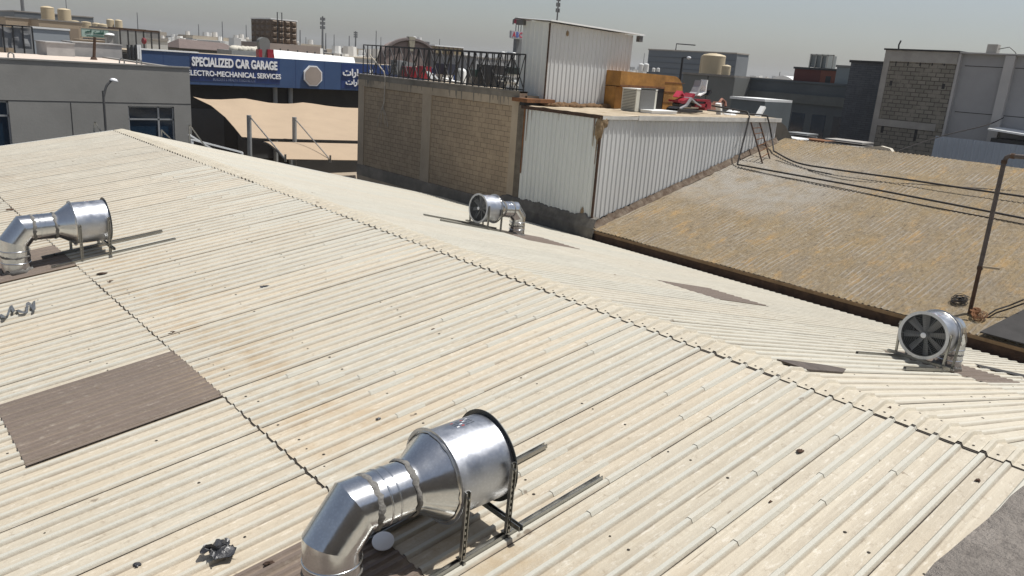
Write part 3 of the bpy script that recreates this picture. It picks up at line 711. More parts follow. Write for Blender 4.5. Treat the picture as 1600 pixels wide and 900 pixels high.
# ================================================================== WHITE CLAD BUILDING
wc = thing('white_clad_building', 'building clad in white corrugated sheets with a brown foam covered flat roof', 'building', (27, 21.5, GZ))
M_CLAD = mat('white_cladding', (.55, .56, .56), .42, .07, .6, .03, 20, stretch=(1, 1, .25))
M_CLADD = mat('dusty_white_cladding', (.62, .64, .62), .5, .09, .6, .03, 20, stretch=(1, 1, .2))
def clad(mb, p, q, zb0, zb1, zt0, zt1, out, pitch=.235, dep=.03):
    """vertical ribbed sheet from p to q; bottom / top heights at each end"""
    p = Vector((*p, 0)); q = Vector((*q, 0)); L_ = (q-p).length; d = (q-p)/L_; o = Vector((*out, 0)); n_ = int(L_/pitch)
    pts = []
    for i in range(n_):
        s0 = i*pitch
        for (u, h) in ((0, 0), (.62*pitch, 0), (.72*pitch, dep), (.9*pitch, dep)): pts.append((s0+u, h))
    pts.append((n_*pitch, 0)); pts.append((L_, 0)); vs_ = []
    for (s_, h) in pts:
        f = s_/L_; b = p+d*s_+o*h; vs_ += [(b.x, b.y, zb0+(zb1-zb0)*f), (b.x, b.y, zt0+(zt1-zt0)*f)]
    mb.add(vs_, [(2*i, 2*i+2, 2*i+3, 2*i+1) for i in range(len(pts)-1)])
WX1 = 32.7; WT = -1.58
m = MB(); clad(m, (BX, 23.38), (BX, 19.33), -5.3, -5.35, WT+.02, WT-.06, (-1, 0), .235, .05); m.build('side_cladding', M_CLADD, wc)
m = MB(); clad(m, (BX+.03, 19.3), (WX1, 19.3), -5.35, zb(WX1)+.1, WT-.05, WT-.03, (0, -1)); m.build('front_cladding', M_CLAD, wc)
m = MB(); m.box((BX+.06, 19.36, GZ), (WX1, 23.36, WT-.08)); m.build('core', M_CONC, wc)
m = MB(); vs_ = []; nn = 60
for i in range(nn+1):
    for j in range(20):
        x = BX-.02+(WX1+.1-BX)*i/nn; y = 19.2+(23.38-19.2)*j/19; z = WT+(.02 if j == 0 else .04)+mnoise.noise(Vector((x*1.2, y*1.2, 0)))*.03+(mnoise.noise(Vector((x*5, y*5, 3)))*.02)
        vs_.append((x, y, z))
m.add(vs_, [(i*20+j, (i+1)*20+j, (i+1)*20+j+1, i*20+j+1) for i in range(nn) for j in range(19)]); m.build('foam_roof', M_DIRTROOF, wc)
m = MB(); m.box((23.0, 19.17, WT-.12), (WX1+.15, 19.215, WT+.05)); m.box((BX-.05, 19.19, WT-.10), (23.0, 19.23, WT+.02)); m.build('fascia_trim', mat('dirty_white_trim', (.5, .49, .46), .6, .2, 2, .1), wc)
m = MB(); m.box((BX-.075, 19.19, WT-.09), (BX-.035, 23.5, WT+.035)); m.build('edge_angle', M_RUSTD, wc)
m = MB(); m.bar((BX-.02, 19.27, -5.45), (BX-.01, 19.27, WT-.1), .05, .09, (0, 1, 0)); m.build('corner_flashing', M_RUSTD, wc)
# foam blobs
def blob(mb, c, sx, sy, sz, seed, n=10, amp=.35, m_=0):
    vs_ = []
    for i in range(n+1):
        th = math.pi*i/n
        for k in range(2*n):
            ph = math.pi*k/n; d = Vector((math.sin(th)*math.cos(ph), math.sin(th)*math.sin(ph), math.cos(th))); rr = 1+amp*mnoise.noise(d*2.2+Vector((seed, seed*.7, 0)))+amp*.5*mnoise.noise(d*5+Vector((seed, 0, 3)))
            vs_.append((c[0]+d.x*sx*rr, c[1]+d.y*sy*rr, c[2]+d.z*sz*rr))
    mb.add(vs_, [(i*2*n+k, (i+1)*2*n+k, (i+1)*2*n+(k+1) % (2*n), i*2*n+(k+1) % (2*n)) for i in range(n) for k in range(2*n)], m_)
m = MB(); blob(m, (BX-.03, 19.33, WT-.42), .10, .16, .42, 2, 14); blob(m, (BX+.12, 19.25, WT-.2), .2, .07, .2, 3); m.build('foam_patch', M_FOAM, wc, smooth=True); m = MB(); blob(m, (BX-.03, 19.75, -5.15), .05, .1, .22, 4); m.build('foam_patch', M_FOAM, wc, smooth=True); m = MB()
for _ in range(12):
    y = 19.3+rnd(-.02, .28); m.tube([(BX-.035, y, WT-.4), (BX-.035, y+rnd(-.02, .02), WT-rnd(.6, 1.25))], .012, 5)
m.build('foam_drips', M_FOAM, wc, smooth=True)
m = MB()
for (ya, yb, l) in ((23.26, 23.36, 2.6), (23.12, 23.2, 1.3), (22.9, 22.95, .5), (19.36, 19.44, 1.7), (19.55, 19.6, .9), (21.4, 21.43, .35)): m.add([(BX-.036, ya, WT), (BX-.036, yb, WT), (BX-.036, yb-.02, WT-l), (BX-.036, ya+.02, WT-l)], [(3, 2, 1, 0)])
m.build('rust_run', M_RUST, wc)
# rusty base line along the front + mortar curb along the side
m = MB(); random.seed(3); vs_ = []; nn = 150
for i in range(nn+1):
    x = BX+.02+(WX1-BX)*i/nn; h = .18+.10*abs(mnoise.noise(Vector((x*2.3, 0, 0))))+.05*rnd(0, 1); dd = .10+.06*mnoise.noise(Vector((x*3, 4, 0)))
    vs_ += [(x, 19.24, zb(x)+h), (x, 19.20, zb(x)+h*.7), (x, 19.16-dd, zb(x)+.015)]
m.add(vs_, [(3*i+j, 3*i+3+j, 3*i+4+j, 3*i+1+j) for i in range(nn) for j in range(2)]); m.build('rusty_flashing', mat('rusty_mortar', (.09, .045, .022), .95, .5, 3.5, .6, 20, col2=(.18, .145, .11)), wc)
m = MB(); vs_ = []; nn = 60
for i in range(nn+1):
    y = 18.95+(24.4-18.95)*i/nn; h = .16*mnoise.noise(Vector((0, y*1.7, 3)))+.05*mnoise.noise(Vector((0, y*6, 3)))
    vs_ += [(BX+.1, y, -5.15+h), (BX-.10, y, -5.2+h), (BX-.24, y, -5.55), (BX-.26, y, -7.5)]
m.add(vs_, [(4*i+j, 4*i+1+j, 4*i+5+j, 4*i+4+j) for i in range(nn) for j in range(3)]); m.build('mortar_curb', mat('dark_mortar', (.13, .12, .105), .95, .35, 2.5, .7, 16), wc)
# little upstands and dark end wedge
m = MB(); m.prism([(32.75, 19.35, zb(32.7)), (34.4, 19.35, zb(33.4)-.1), (33.6, 19.35, -1.9), (32.75, 19.35, WT+.02)], (0, .3, 0)); m.build('end_wedge', mat('dark_brown_wedge', (.07, .062, .05), .9, .2, 2, .2), wc)
for (x, y, dx, h) in ((32.5, 20.2, .35, .45), (31.6, 20.9, .3, .2), (30.4, 20.8, -.2, .5)):
    m = MB(); m.bar((x, y, WT+.02), (x+dx, y, WT+.02+h), .25, .12, (1, 0, 0)); m.build('upstand', M_WHITE, wc)

# ------------------------------------------------------------------ shed on the roof
sh = thing('roof_shed', 'tall white corrugated shed with sloping sheet roof standing on the clad building', 'shed', (24.5, 24.6, WT))
SX0, SX1, SY0, SY1 = 22.15, 27.1, 23.42, 26.2
sz = lambda px, py: fY(px, py, SY0).z
def szt(x): # roof line falls slightly towards +X
    return 1.62
m = MB(); clad(m, (SX0+.02, SY0), (SX1, SY0), -1.42, -1.42, 1.62, 1.50, (0, -1), .23, .028); m.build('front_wall', M_CLAD, sh)
m = MB(); clad(m, (SX0, SY1-1.2), (SX0, SY0+.02), -1.3, -1.35, 1.68, 1.64, (-1, 0), .25, .02); m.build('side_wall', M_CLADD, sh)
m = MB(); m.box((SX0+.05, SY0+.05, WT), (SX1-.02, SY1-1.2, 1.45)); m.build('core', M_CONC, sh)
m = MB(); vs_ = []; nn = int((SX1+.35-(SX0-.25))/.23); 
for i in range(nn+1):
    for (u, h) in ((0, 0), (.12, 0), (.15, .03), (.2, .03)):
        x = SX0-.25+i*.23+u
        vs_ += [(x, SY0-.30, 1.665+h-(x-SX0)*.024), (x, SY1-1.0, 1.76+h-(x-SX0)*.024)]
m.add(vs_, [(2*i, 2*i+2, 2*i+3, 2*i+1) for i in range(len(vs_)//2-1)]); m.add([v-Vector((0, 0, .006)) for v in vs_ and [Vector(q) for q in vs_]], [(2*i+1, 2*i+3, 2*i+2, 2*i) for i in range(len(vs_)//2-1)]); m.build('roof', M_CLAD, sh)
m = MB(); m.prism([(SX0-.25, SY0-.305, 1.655), (SX1+.35, SY0-.305, 1.655-(SX1+.6-SX0)*.024), (SX1+.35, SY0-.305, 1.715-(SX1+.6-SX0)*.024), (SX0-.25, SY0-.305, 1.71)], (0, -.012, 0)); m.build('roof_front_edge', M_WHITE, sh)
m = MB(); m.box((SX1+.1, SY0-.28, 1.26), (SX1+.32, SY0-.1, 1.50)); m.box((SX0-.2, SY1-1.4, 1.5), (SX0-.04, SY1-1.0, 1.70)); m.build('eave_box', mat('dark_eave', (.10, .10, .10), .7, .2, 3, .1), sh)
m = MB(); m.bar((SX0-.012, SY0-.012, -1.4), (SX0-.012, SY0-.012, 1.6), .05, .05, (1, 0, 0)); m.build('corner_gap', M_RUSTD, sh)
m = MB(); m.box((BX-.15, 23.1, -1.42), (SX0+.3, 24.0, -1.28)); m.build('floor_plate', M_RUST, sh)
m = MB()
for i in range(16): blob(m, (SX0+.25+i*.32, SY0-.22+rnd(-.08, .05), WT+.07), .25, .24, .11+rnd(-.02, .05), i+1, 7)
for i in range(4): blob(m, (SX0-.05, SY0+.3*i-.1, WT+.07), .2, .25, .12, i+31, 7)
m.build('foam_curb', mat('dark_brown_foam', (.13, .075, .035), .95, .4, 5, .8, 22), sh, smooth=True)
m = MB(); blob(m, (SX0+.95, SY0-.04, 1.28), .07, .03, .1, 5, 7); m.build('foam_plug', M_FOAM, sh, smooth=True)
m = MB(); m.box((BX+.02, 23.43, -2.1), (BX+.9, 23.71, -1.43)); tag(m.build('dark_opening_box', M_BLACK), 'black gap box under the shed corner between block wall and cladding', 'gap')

# ------------------------------------------------------------------ things on the clad building roof
def W2(px, py, y): return fY(px, py, y)
ac = thing('air_conditioner', 'cream outdoor air conditioner unit on the foam roof beside the shed', 'air conditioner', (26.1, 21.3, WT))
a = fY(992, 172, 21.0); b = fY(1024, 172, 21.0); zt_ = fY(1005, 139, 21.0).z; zb_ = WT+.03
x0, x1 = a.x, b.x
M_CREAMP = mat('cream_metal', (.55, .54, .47), .45, .06, 4, 0)
m = MB(); m.box((x0, 21.0, zb_+.04), (x1, 21.75, zt_-.03)); m.build('body', M_CREAMP, ac)
m = MB(); m.box((x0-.012, 20.985, zt_-.03), (x1+.012, 21.765, zt_)); m.build('top_cover', M_WHITE, ac)
m = MB()
for i in range(14): z = zb_+.08+(zt_-zb_-.16)*i/13; m.box((x0-.010, 21.04, z-.008), (x0-.001, 21.7, z+.01))
m.build('coil_grille', M_BLACK, ac)
m = MB(); xc = (x0+x1)/2+.05; zc = (zb_+zt_)/2; rr = (x1-x0)*.36
m.box((xc-rr, 20.985, zc-rr*1.1), (xc+rr, 20.999, zc+rr*1.1)); m.build('fan_grille', mat('ac_grille', (.13, .13, .125), .6, .1, 30, .3), ac)
m = MB(); m.box((x0+.05, 21.02, zb_), (x0+.12, 21.7, zb_+.039)); m.box((x1-.12, 21.02, zb_), (x1-.05, 21.7, zb_+.039)); m.build('foot', M_BLACK, ac)
# brown hooped duct
bd = thing('brown_duct', 'large rusty orange brown duct hood bending down onto the foam roof behind the air conditioner', 'duct', (27.5, 23, WT))
M_BDUCT = mat('orange_brown_coating', (.32, .155, .035), .8, .4, 1.6, .5, 9)
yf = 22.6; X0d = fY(968, 140, yf).x; X1d = fY(1066, 150, yf).x; zt_ = fY(1040, 118, yf).z; zbt = WT+.03
xi = fY(1036, 150, yf).x; zi = fY(1036, 138, yf).z
# L profile with rounded corner, extruded along Y
def arc(cx, cz, r, a0, a1, n_): return [(cx+r*math.cos(a0+(a1-a0)*i/n_), cz+r*math.sin(a0+(a1-a0)*i/n_)) for i in range(n_+1)]
R_o = .75; prof = [(X0d, zi), (X0d, zt_+.06)]+arc(X1d-R_o, zt_-R_o, R_o, math.pi/2, 0, 8)+[(X1d, zbt), (xi+.05, zbt), (xi+.05, zi)]
m = MB(); m.prism([(x, yf, z) for x, z in prof], (0, 1.1, 0)); m.build('hood', M_BDUCT, bd)
m = MB()
for z in (-1.2, -.75, -.35): m.box((xi+.04, yf-.02, z), (X1d+.02, yf+1.12, z+.03))
m.box((X0d, yf-.02, zi-.02), (xi+.05, yf+.0, zi+.06))
m.build('seam_band', M_RUST, bd)
m = MB(); m.box((fY(1008, 150, yf).x, yf+.02, zbt), (xi+.045, yf+1.0, zi-.001)); m.build('dark_inside', M_BLACK, bd)
m = MB(); m.box((X0d, yf+.2, zbt), (fY(1008, 150, yf).x-.01, yf+1.0, zi-.03)); m.build('box_plenum', M_BDUCT, bd)
# discarded car seat shells / bumpers
def sweep(mb, pts, w, t_, y, m_=0):
    """thick ribbon outline in the XZ plane with depth along Y"""
    vs_ = []; n_ = len(pts)
    for i, (px, py) in enumerate(pts):
        p = fY(px, py, y); q = fY(*pts[min(i+1, n_-1)], y)-fY(*pts[max(i-1, 0)], y); nrm = Vector((-q.z, 0, q.x)).normalized(); tt = t_*(1-.55*abs(2*i/(n_-1)-1))
        vs_ += [p+nrm*tt, p+Vector((0, w, 0))+nrm*tt, p+Vector((0, w, 0))-nrm*tt, p-nrm*tt]
    fs = [(4*i+a, 4*i+(a+1) % 4, 4*i+4+(a+1) % 4, 4*i+4+a) for i in range(n_-1) for a in range(4)]+[(3, 2, 1, 0), (4*n_-4, 4*n_-3, 4*n_-2, 4*n_-1)]
    mb.add(vs_, fs, m_)
M_GREYP = mat('grey_plastic', (.33, .33, .34), .4, .1, 4, 0)
m = MB(); sweep(m, [(1059, 158), (1068, 160), (1078, 156), (1084, 150), (1086, 147)], .5, .09, 21.3); a_ = m
sc = thing('car_bumper', 'dark red discarded car bumper lying beside the brown duct', 'car bumper', tuple(fY(1075, 168, 21.3))); a_.build('shell', M_RED, sc)
m = MB(); sweep(m, [(1064, 170), (1074, 165), (1081, 154), (1087, 160), (1096, 166)], .4, .05, 21.2); m.build('lower_lip', M_GREYP, sc)
m = MB(); sweep(m, [(1062, 165), (1072, 162), (1080, 166)], .4, .14, 21.35); m.build('black_mesh', M_BLACK, sc)
sc = thing('car_bumper', 'red box shaped bumper part at the right end of the scrap heap', 'car bumper', tuple(fY(1100, 170, 21.25))); m = MB()
for (x0p, x1p, yt, yb_) in ((1089, 1110, 155, 159), (1103, 1110, 159, 173), (1087, 1104, 162, 168)):
    q = fY(x0p, yt, 21.25); q2 = fY(x1p, yb_, 21.25); m.box((q.x, 21.25, q2.z), (q2.x, 21.6, q.z))
m.build('shell', M_RED, sc)
m = MB(); sweep(m, [(1084, 164), (1092, 160), (1103, 160)], .5, .1, 21.3); m.build('black_insert', M_BLACK, sc)
for i, (pts, lb) in enumerate((([(1084, 150), (1090, 146), (1095, 135), (1097, 126)], 'curved grey fender standing upright in the scrap heap, left of two'), ([(1094, 150), (1103, 144), (1104, 134), (1106, 125)], 'narrow white fender standing upright in the scrap heap, right of two'))):
    m = MB(); sweep(m, pts, .35, .085 if i == 0 else .05, 21.5); tag(m.build('car_fender', M_GREYP if i == 0 else M_WHITE), lb, 'fender')
m = MB(); sweep(m, [(1097, 152), (1100, 143), (1104, 138), (1101, 130)], .3, .1, 21.8); sweep(m, [(1107, 150), (1111, 143), (1110, 140)], .3, .08, 21.8); tag(m.build('black_trim', M_BLACK), 'black plastic trim tangled between the two upright fenders', 'car trim')
m = MB(); sweep(m, [(1060, 152), (1066, 144), (1070, 150)], .3, .05, 21.6); tag(m.build('red_cover', mat('pink_red', (.55, .05, .09), .5, .1, 4, 0)), 'small bright red cover beside the brown duct edge', 'cover')
m = MB(); sweep(m, [(1062, 168), (1056, 172), (1075, 174), (1098, 174)], .5, .07, 20.6); tag(m.build('rubber_hose', M_BLACK), 'black rubber trim lying flat in front of the scrap heap', 'rubber trim')
q = fY(1020, 160, 20.4); m = MB(); m.box((q.x, 20.4, WT+.05), (q.x+1.6, 21.2, WT+.14)); m.box((q.x-.02, 20.38, WT+.14), (q.x+1.62, 21.22, WT+.17)); tag(m.build('loose_board', M_WHITE), 'flat white panel lying on the foam roof right of the air conditioner', 'panel')
random.seed(9)
for i, px in enumerate((1142, 1128, 1118)):
    q = fY(px, 170, 21.5); m = MB(); m.lathe([(.28, 0), (.26, .05), (0, .2+.04*i)], (q.x, 21.5-.4*i, WT+.02), n=8); tag(m.build('white_cone', M_WHITE), ('right', 'middle', 'left')[i]+' one of three low white vent cones on the foam roof', 'vent cone')
q = fY(1127, 172, 22.5); m = MB()
m.prism([(q.x-.5, 22.5, WT+.03), (q.x-.1, 22.5, WT+.5), (q.x+.05, 22.5, WT+.45), (q.x-.1, 22.5, WT+.03)], (.1, .5, 0)); m.tube([(q.x-.1, 22.6, WT+.45), (q.x+.2, 22.7, WT+.62), (q.x+.5, 22.7, WT+.5), (q.x+.45, 22.6, WT+.3)], .07, 6)
tag(m.build('rusty_scrap', mat('pink_rust', (.28, .13, .09), .9, .4, 8, .3)), 'small heap of reddish rusted scrap behind the pipes on the foam roof', 'scrap')

# ladder against the cladding
lad = thing('ladder', 'rusty steel ladder leaning on the white cladding at its far end', 'ladder', (30.2, 18.0, zb(30.1)))
A0 = Vector((29.85, 17.98, zb(29.85)+.02)); A1 = Vector((30.42, 19.18, -1.72)); B0 = Vector((30.55, 18.1, zb(30.55)+.02)); B1 = Vector((31.1, 19.18, -1.72))
for p, q in ((A0, A1), (B0, B1)): m = MB(); m.bar(p, q, .055, .04, (1, 0, 0)); m.build('side_rail', M_RUSTD, lad)
for i in range(1, 7):
    f = i/7; m = MB(); m.bar(A0.lerp(A1, f), B0.lerp(B1, f), .03, .03); m.build('rung', M_RUST, lad)

# ================================================================== BROWN ROOF BUILDING
br = thing('brown_roof_building', 'neighbouring building with weathered brown foam coated corrugated roof at right', 'building', (27, 6, GZ))
def brown_mat():
    mm = bpy.data.materials.new('weathered_brown_roof'); mm.use_nodes = True; N, L = nodes(mm); b = N['Principled BSDF']; b.inputs['Roughness'].default_value = .93
    g = N.new('ShaderNodeNewGeometry').outputs['Position']; a = N.new('ShaderNodeAttribute'); a.attribute_name = 'rib'; t = N.new('ShaderNodeAttribute'); t.attribute_name = 'wear'
    n1 = noi(N, L, g, .45, 6, .6); c = mixrgb(N, L, ramp(N, L, n1, .3, .7), (.225, .175, .11), (.28, .205, .105))
    c = mixrgb(N, L, ramp(N, L, noi(N, L, g, 1.1, 7, .65, (.6, 1.6, 1)), .42, .66, 0, .7), c, (.225, .185, .13))
    c = mixrgb(N, L, ramp(N, L, noi(N, L, g, 1.6, 6, .6, (.5, 1.4, 1), (4, 9, 1)), .55, .68, 0, .8), c, (.36, .235, .10))
    c = mixrgb(N, L, ramp(N, L, noi(N, L, g, 5, 7, .7), .52, .66, 0, .6), c, (.34, .30, .235)); c = mixrgb(N, L, ramp(N, L, noi(N, L, g, 9, 8, .75, (.7, 1.3, 1), (3, 6, 2)), .5, .64, 0, .6), c, (.10, .078, .052))
    gm = mul(N, L, t.outputs['Fac'], 1.0)
    c = mixrgb(N, L, mul(N, L, gm, ramp(N, L, noi(N, L, g, 1.4, 6, .6, None, (1, 1, 7)), .35, .6, .35, 1)), c, (.30, .275, .235))
    wn = ramp(N, L, noi(N, L, g, 1.0, 5, .65, (.8, 1.2, 1), (3, 3, 3)), .42, .6)
    c = mixrgb(N, L, mul(N, L, mul(N, L, a.outputs['Fac'], wn), .75), c, (.36, .33, .29))
    dk = noi(N, L, g, 3, 7, .7, (.4, 1.5, 1), (6, 1, 2)); c = mixrgb(N, L, ramp(N, L, dk, .58, .72, 0, .6), c, (.085, .062, .04))
    L.new(c, b.inputs['Base Color'])
    bm = N.new('ShaderNodeBump'); bm.inputs['Strength'].default_value = 1; bm.inputs['Distance'].default_value = .09; L.new(noi(N, L, g, 7, 8, .72, (.7, 1.4, 1)), bm.inputs['Height']); L.new(bm.outputs[0], b.inputs['Normal'])
    return mm
m = MB(); rib = []; wear = []; BXa, BXb = 20.98, 33.4
ys = []; y = -9.0
while y < 19.22:
    for (dy, h, rr) in ((0, 0, 0), (.065, .004, 0), (.085, .026, 1), (.115, .026, 1), (.135, .004, 0)): ys.append((y+dy, h, rr))
    y += .17
nx = 44; vs_ = []
for i in range(nx+1):
    x = BXa+(BXb-BXa)*i/nx
    for (y, h, rr) in ys:
        fill = max(0, min(1, .5+1.6*mnoise.noise(Vector((x*.55, y*.5, 0)))))  # where foam fills the ribs
        wv = mnoise.noise(Vector((x*.5, y*.35, 4)))*.03+mnoise.noise(Vector((x*1.6, y*1.2, 8)))*.014
        lap = .02 if (x % 3.1) < .28 else 0
        vs_.append((x, y, zb(x)+h*(1-.75*fill)+wv+lap*.6)); rib.append(rr*(1-.7*fill))
        gx = max(0, 1-((x-28.2)/3.6)**2)*max(0, min(1, (y-12.6)/2.6)); wear.append(min(1, gx*1.3))
w = len(ys)
m.add(vs_, [(i*w+j, (i+1)*w+j, (i+1)*w+j+1, i*w+j+1) for i in range(nx) for j in range(w-1)])
m.build('roof_sheeting', brown_mat(), br, attrs={'rib': ('F', rib), 'wear': ('F', wear)})
m = MB(); m.box((20.96, -9, zb(21)-.10), (21.02, 19.0, zb(21)-.01)); m.build('eave_edge', mat('brown_edge', (.2, .13, .07), .9, .3, 3, .3), br)
m = MB(); m.box((21.0, -9, zb(21)-.62), (21.06, 19.0, zb(21)-.10)); m.build('rusty_fascia', M_RUSTD, br)
m = MB(); m.box((21.1, -9, GZ), (21.3, 19.1, zb(21)-.3)); m.prism([(21.3, -9, GZ), (33.4, -9, GZ), (33.4, -9, zb(33.4)-.1), (21.3, -9, zb(21.3)-.1)], (0, .2, 0)); m.box((33.2, -8.8, GZ), (33.4, 19.1, zb(33.2)-.1)); m.build('wall', M_CONC, br)
m = MB()
m.box((33.3, -9, zb(33.3)-.2), (33.55, 19.2, zb(33.3)+.01))
m.build('ridge_foam', mat('ridge_foam_brown', (.26, .2, .125), .95, .3, 2, .4), br, smooth=True)
m = MB(); pts = [(33.55, 17.2-.25*i, zb(33.4)+.02+.20*max(0, math.sin(i*.5))*(1 if i > 4 else .4)) for i in range(9)]
m.prism([(33.6, 17.4, zb(33.4)-.3), (33.6, 17.3, zb(33.4)-.05), (33.6, 15.6, zb(33.4)+.02), (33.6, 14.9, zb(33.4)+.16), (33.6, 14.5, zb(33.4)+.1), (33.6, 14.1, zb(33.4)-.3)], (.25, 0, 0)); tag(m.build('cream_coping', mat('cream_coping_paint', (.5, .46, .38), .7, .1, 2, .1)), 'curved cream coping piece showing over the brown roof ridge', 'coping')

# pipe post, coils, cables
pp = thing('pipe_post', 'tall rusty dark pipe bent over at its top, standing by the brown roof edge', 'pipe', (21.94, 6.62, zb(21.94)))
tp = fX(1575, 243, 21.94)
m = MB(); b0 = Vector((21.94, 6.62, zb(21.94))); m.tube([b0, b0.lerp(Vector((tp.x, 6.66, tp.z)), .3)], .05, 12); m.build('lower_pipe', M_RUSTD, pp)
m = MB(); c0 = Vector((tp.x, 6.66, tp.z)); m.tube([b0.lerp(c0, .3), c0-Vector((0, 0, .14)), c0+Vector((0, -.03, -.05)), c0+Vector((0, -.1, 0)), c0+Vector((0, -.9, .02))], .055, 12); m.build('upper_pipe', mat('grey_rust_pipe', (.075, .06, .055), .7, .35, 3, .3), pp)
m = MB(); q = b0.lerp(c0, .3); m.cyl(q-Vector((0, 0, .05)), q+Vector((0, 0, .05)), .066, n=12); q2 = c0-Vector((0, 0, .2)); m.cyl(q2, q2+Vector((0, 0, .08)), .068, n=12); m.cyl(c0+Vector((0, -.12, 0)), c0+Vector((0, -.2, 0)), .068, n=12); m.build('coupling', M_RUSTD, pp)
m = MB(); m.bar(b0.lerp(c0, .31)+Vector((0, -.05, 0)), b0.lerp(c0, .315)+Vector((.1, -.42, 0)), .05, .05); m.build('stub', mat('pale_rusty_stub', (.3, .24, .17), .8, .2, 4, 0), pp)
def coil(name, label, c, n_, R0, tilt, r, seed, mt, cat='cable coil'):
    random.seed(seed); m = MB()
    for k in range(n_):
        rr = R0*rnd(.5, 1); ox, oy, oz = rnd(-.12, .12)*R0*2, rnd(-.12, .12)*R0*2, rnd(.0, .09); ph = rnd(0, 6); tl = rnd(-.3, .3)
        pts = [(c[0]+ox+rr*math.cos(a+ph), c[1]+oy+rr*math.sin(a+ph)*.9, zb(c[0]+ox+rr*math.cos(a+ph))+.03+oz+abs(tl)*rr*(.5+.5*math.sin(a))) for a in [2*math.pi*i/16 for i in range(15)]]
        m.tube(pts, r, 4)
    return tag(m.build(name, mt), label, cat)
coil('wire_coil', 'tangled coil of black wire left of the pipe post foot', (22.35, 7.05, .06), 20, .21, .26, .008, 3, M_WIRE)
coil('rusty_wire_coil', 'loose rusty wire tangle at the foot of the pipe post', (21.75, 6.35, .05), 12, .19, .26, .008, 5, M_RUST)
coil('rust_lump', 'thick orange rust clump right at the foot of the pipe post', (21.95, 6.52, .05), 9, .12, .2, .022, 8, M_RUST, 'rusty scrap')
for i, (k1, lb) in enumerate(((0, 'outer loop of dark hose at the right edge of the brown roof'), (1, 'inner loop of dark hose at the right edge of the brown roof'))):
    pts = [fX(1600, 468+6*k1, 22.4), fX(1578, 477+5*k1, 22.3), fX(1556, 484+5*k1, 22.1), fX(1538, 496+4*k1, 21.9), fX(1531+2*k1, 507, 21.8), fX(1534+2*k1, 517-k1, 21.7), fX(1545, 523-2*k1, 21.65)]
    m = MB(); m.tube(pts, .022, 6); tag(m.build('hose', M_WIRE), lb, 'hose')
dk = thing('roof_flue', 'dark tarred sheet and rust banded flue base at the right edge of the photo', 'flue', (22.4, 4.9, zb(22)))
m = MB(); P = [Vector((x_, y_, zb(x_)+.13)) for x_, y_ in ((20.95, 6.0), (22.9, 5.55), (23.6, 3.2), (20.95, 3.2))]
m.prism([tuple(p) for p in P], (0, 0, -.03)); m.build('tar_sheet', mat('tar', (.028, .026, .025), .85, .3, 3, .2), dk)  # flat near-black sheet raised a little above the brown roof
m = MB(); m.lathe([(.62, 0), (.36, .18), (.22, .5), (.16, 1.3)], (22.35, 4.78, zb(22.35)-.1), n=20); m.build('flue', mat('grey_flue', (.17, .155, .14), .8, .25, 3, .3), dk, smooth=True)
m = MB(); m.lathe([(.39, .16), (.40, .18), (.28, .36), (.26, .36)], (22.35, 4.78, zb(22.35)-.09), n=20); m.build('rust_band', M_RUST, dk, smooth=True)
# overhead-looking black pipes laid over the brown roof
def curve_pts(keys, n_=40):
    out = []
    K = [Vector(k) for k in keys]
    for i in range(len(K)-1):
        p0 = K[max(i-1, 0)]; p1 = K[i]; p2 = K[i+1]; p3 = K[min(i+2, len(K)-1)]
        for s_ in range(n_//(len(K)-1)):
            t = s_/(n_//(len(K)-1)); out.append(.5*((2*p1)+(p2-p0)*t+(2*p0-5*p1+4*p2-p3)*t*t+(3*p1-p0-3*p2+p3)*t**3))
    out.append(K[-1]); return out
low = [fY(1000, 168, 20.6)*1.0]
k1 = [Vector((27.5, 20.4, WT+.12)), Vector((30.05, 19.6, WT+.16)), Vector((30.35, 19.12, WT+.12))]
m = MB()
h_ = [fY(1112, 165, 20.9), fY(1168, 175, 19.35), fY(1171, 182, 19.12), fY(1163, 215, 18.95), fB(1152, 257, .09)]
m.tube(h_, .035, 8)
e_ = [fB(1152, 257, .09), fB(1240, 273, .16), fB(1340, 291, .22), fB(1450, 312, .2), fB(1620, 345, .18)]
m.tube(curve_pts(e_, 40), .035, 8)
tag(m.build('black_pipe', M_WIRE), 'lower black pipe coming down the cladding left of the ladder and across the brown roof', 'pipe')
m = MB()
h_ = [fY(1105, 172, 20.2), fY(1150, 177, 19.5), fY(1194, 180, 19.2), fY(1200, 186, 19.1), fY(1206, 215, 19.0), fB(1209, 236, .12)]
m.tube(curve_pts(h_, 25), .035, 8); e_ = [fB(1209, 236, .12), fB(1245, 254, .1), fB(1300, 264, .18), fB(1400, 278, .22), fB(1500, 293, .2), fB(1620, 310, .2)]
m.tube(curve_pts(e_, 40), .035, 8)
tag(m.build('black_pipe', M_WIRE), 'upper black pipe looping down right of the ladder and across the brown roof', 'pipe')
m = MB(); m.tube(curve_pts([fB(1212, 250, .03), fB(1252, 262, .02), fB(1300, 272, .02), fB(1262, 266, .02), fB(1330, 282, .02), fB(1440, 288, .02), fB(1610, 300, .02)], 48), .012, 5); tag(m.build('thin_cable', M_WIRE), 'thin loose cable curling across the brown roof above the two pipes', 'cable')
m = MB(); random.seed(4); m.tube(curve_pts([fB(1152, 262, .02), fB(1200, 272, .03), fB(1300, 291, .03), fB(1420, 316, .03), fB(1620, 354, .03)], 60), .016, 5); tag(m.build('twisted_cable', M_WIRE), 'twisted cable lying on the brown roof just below the lower black pipe', 'cable')

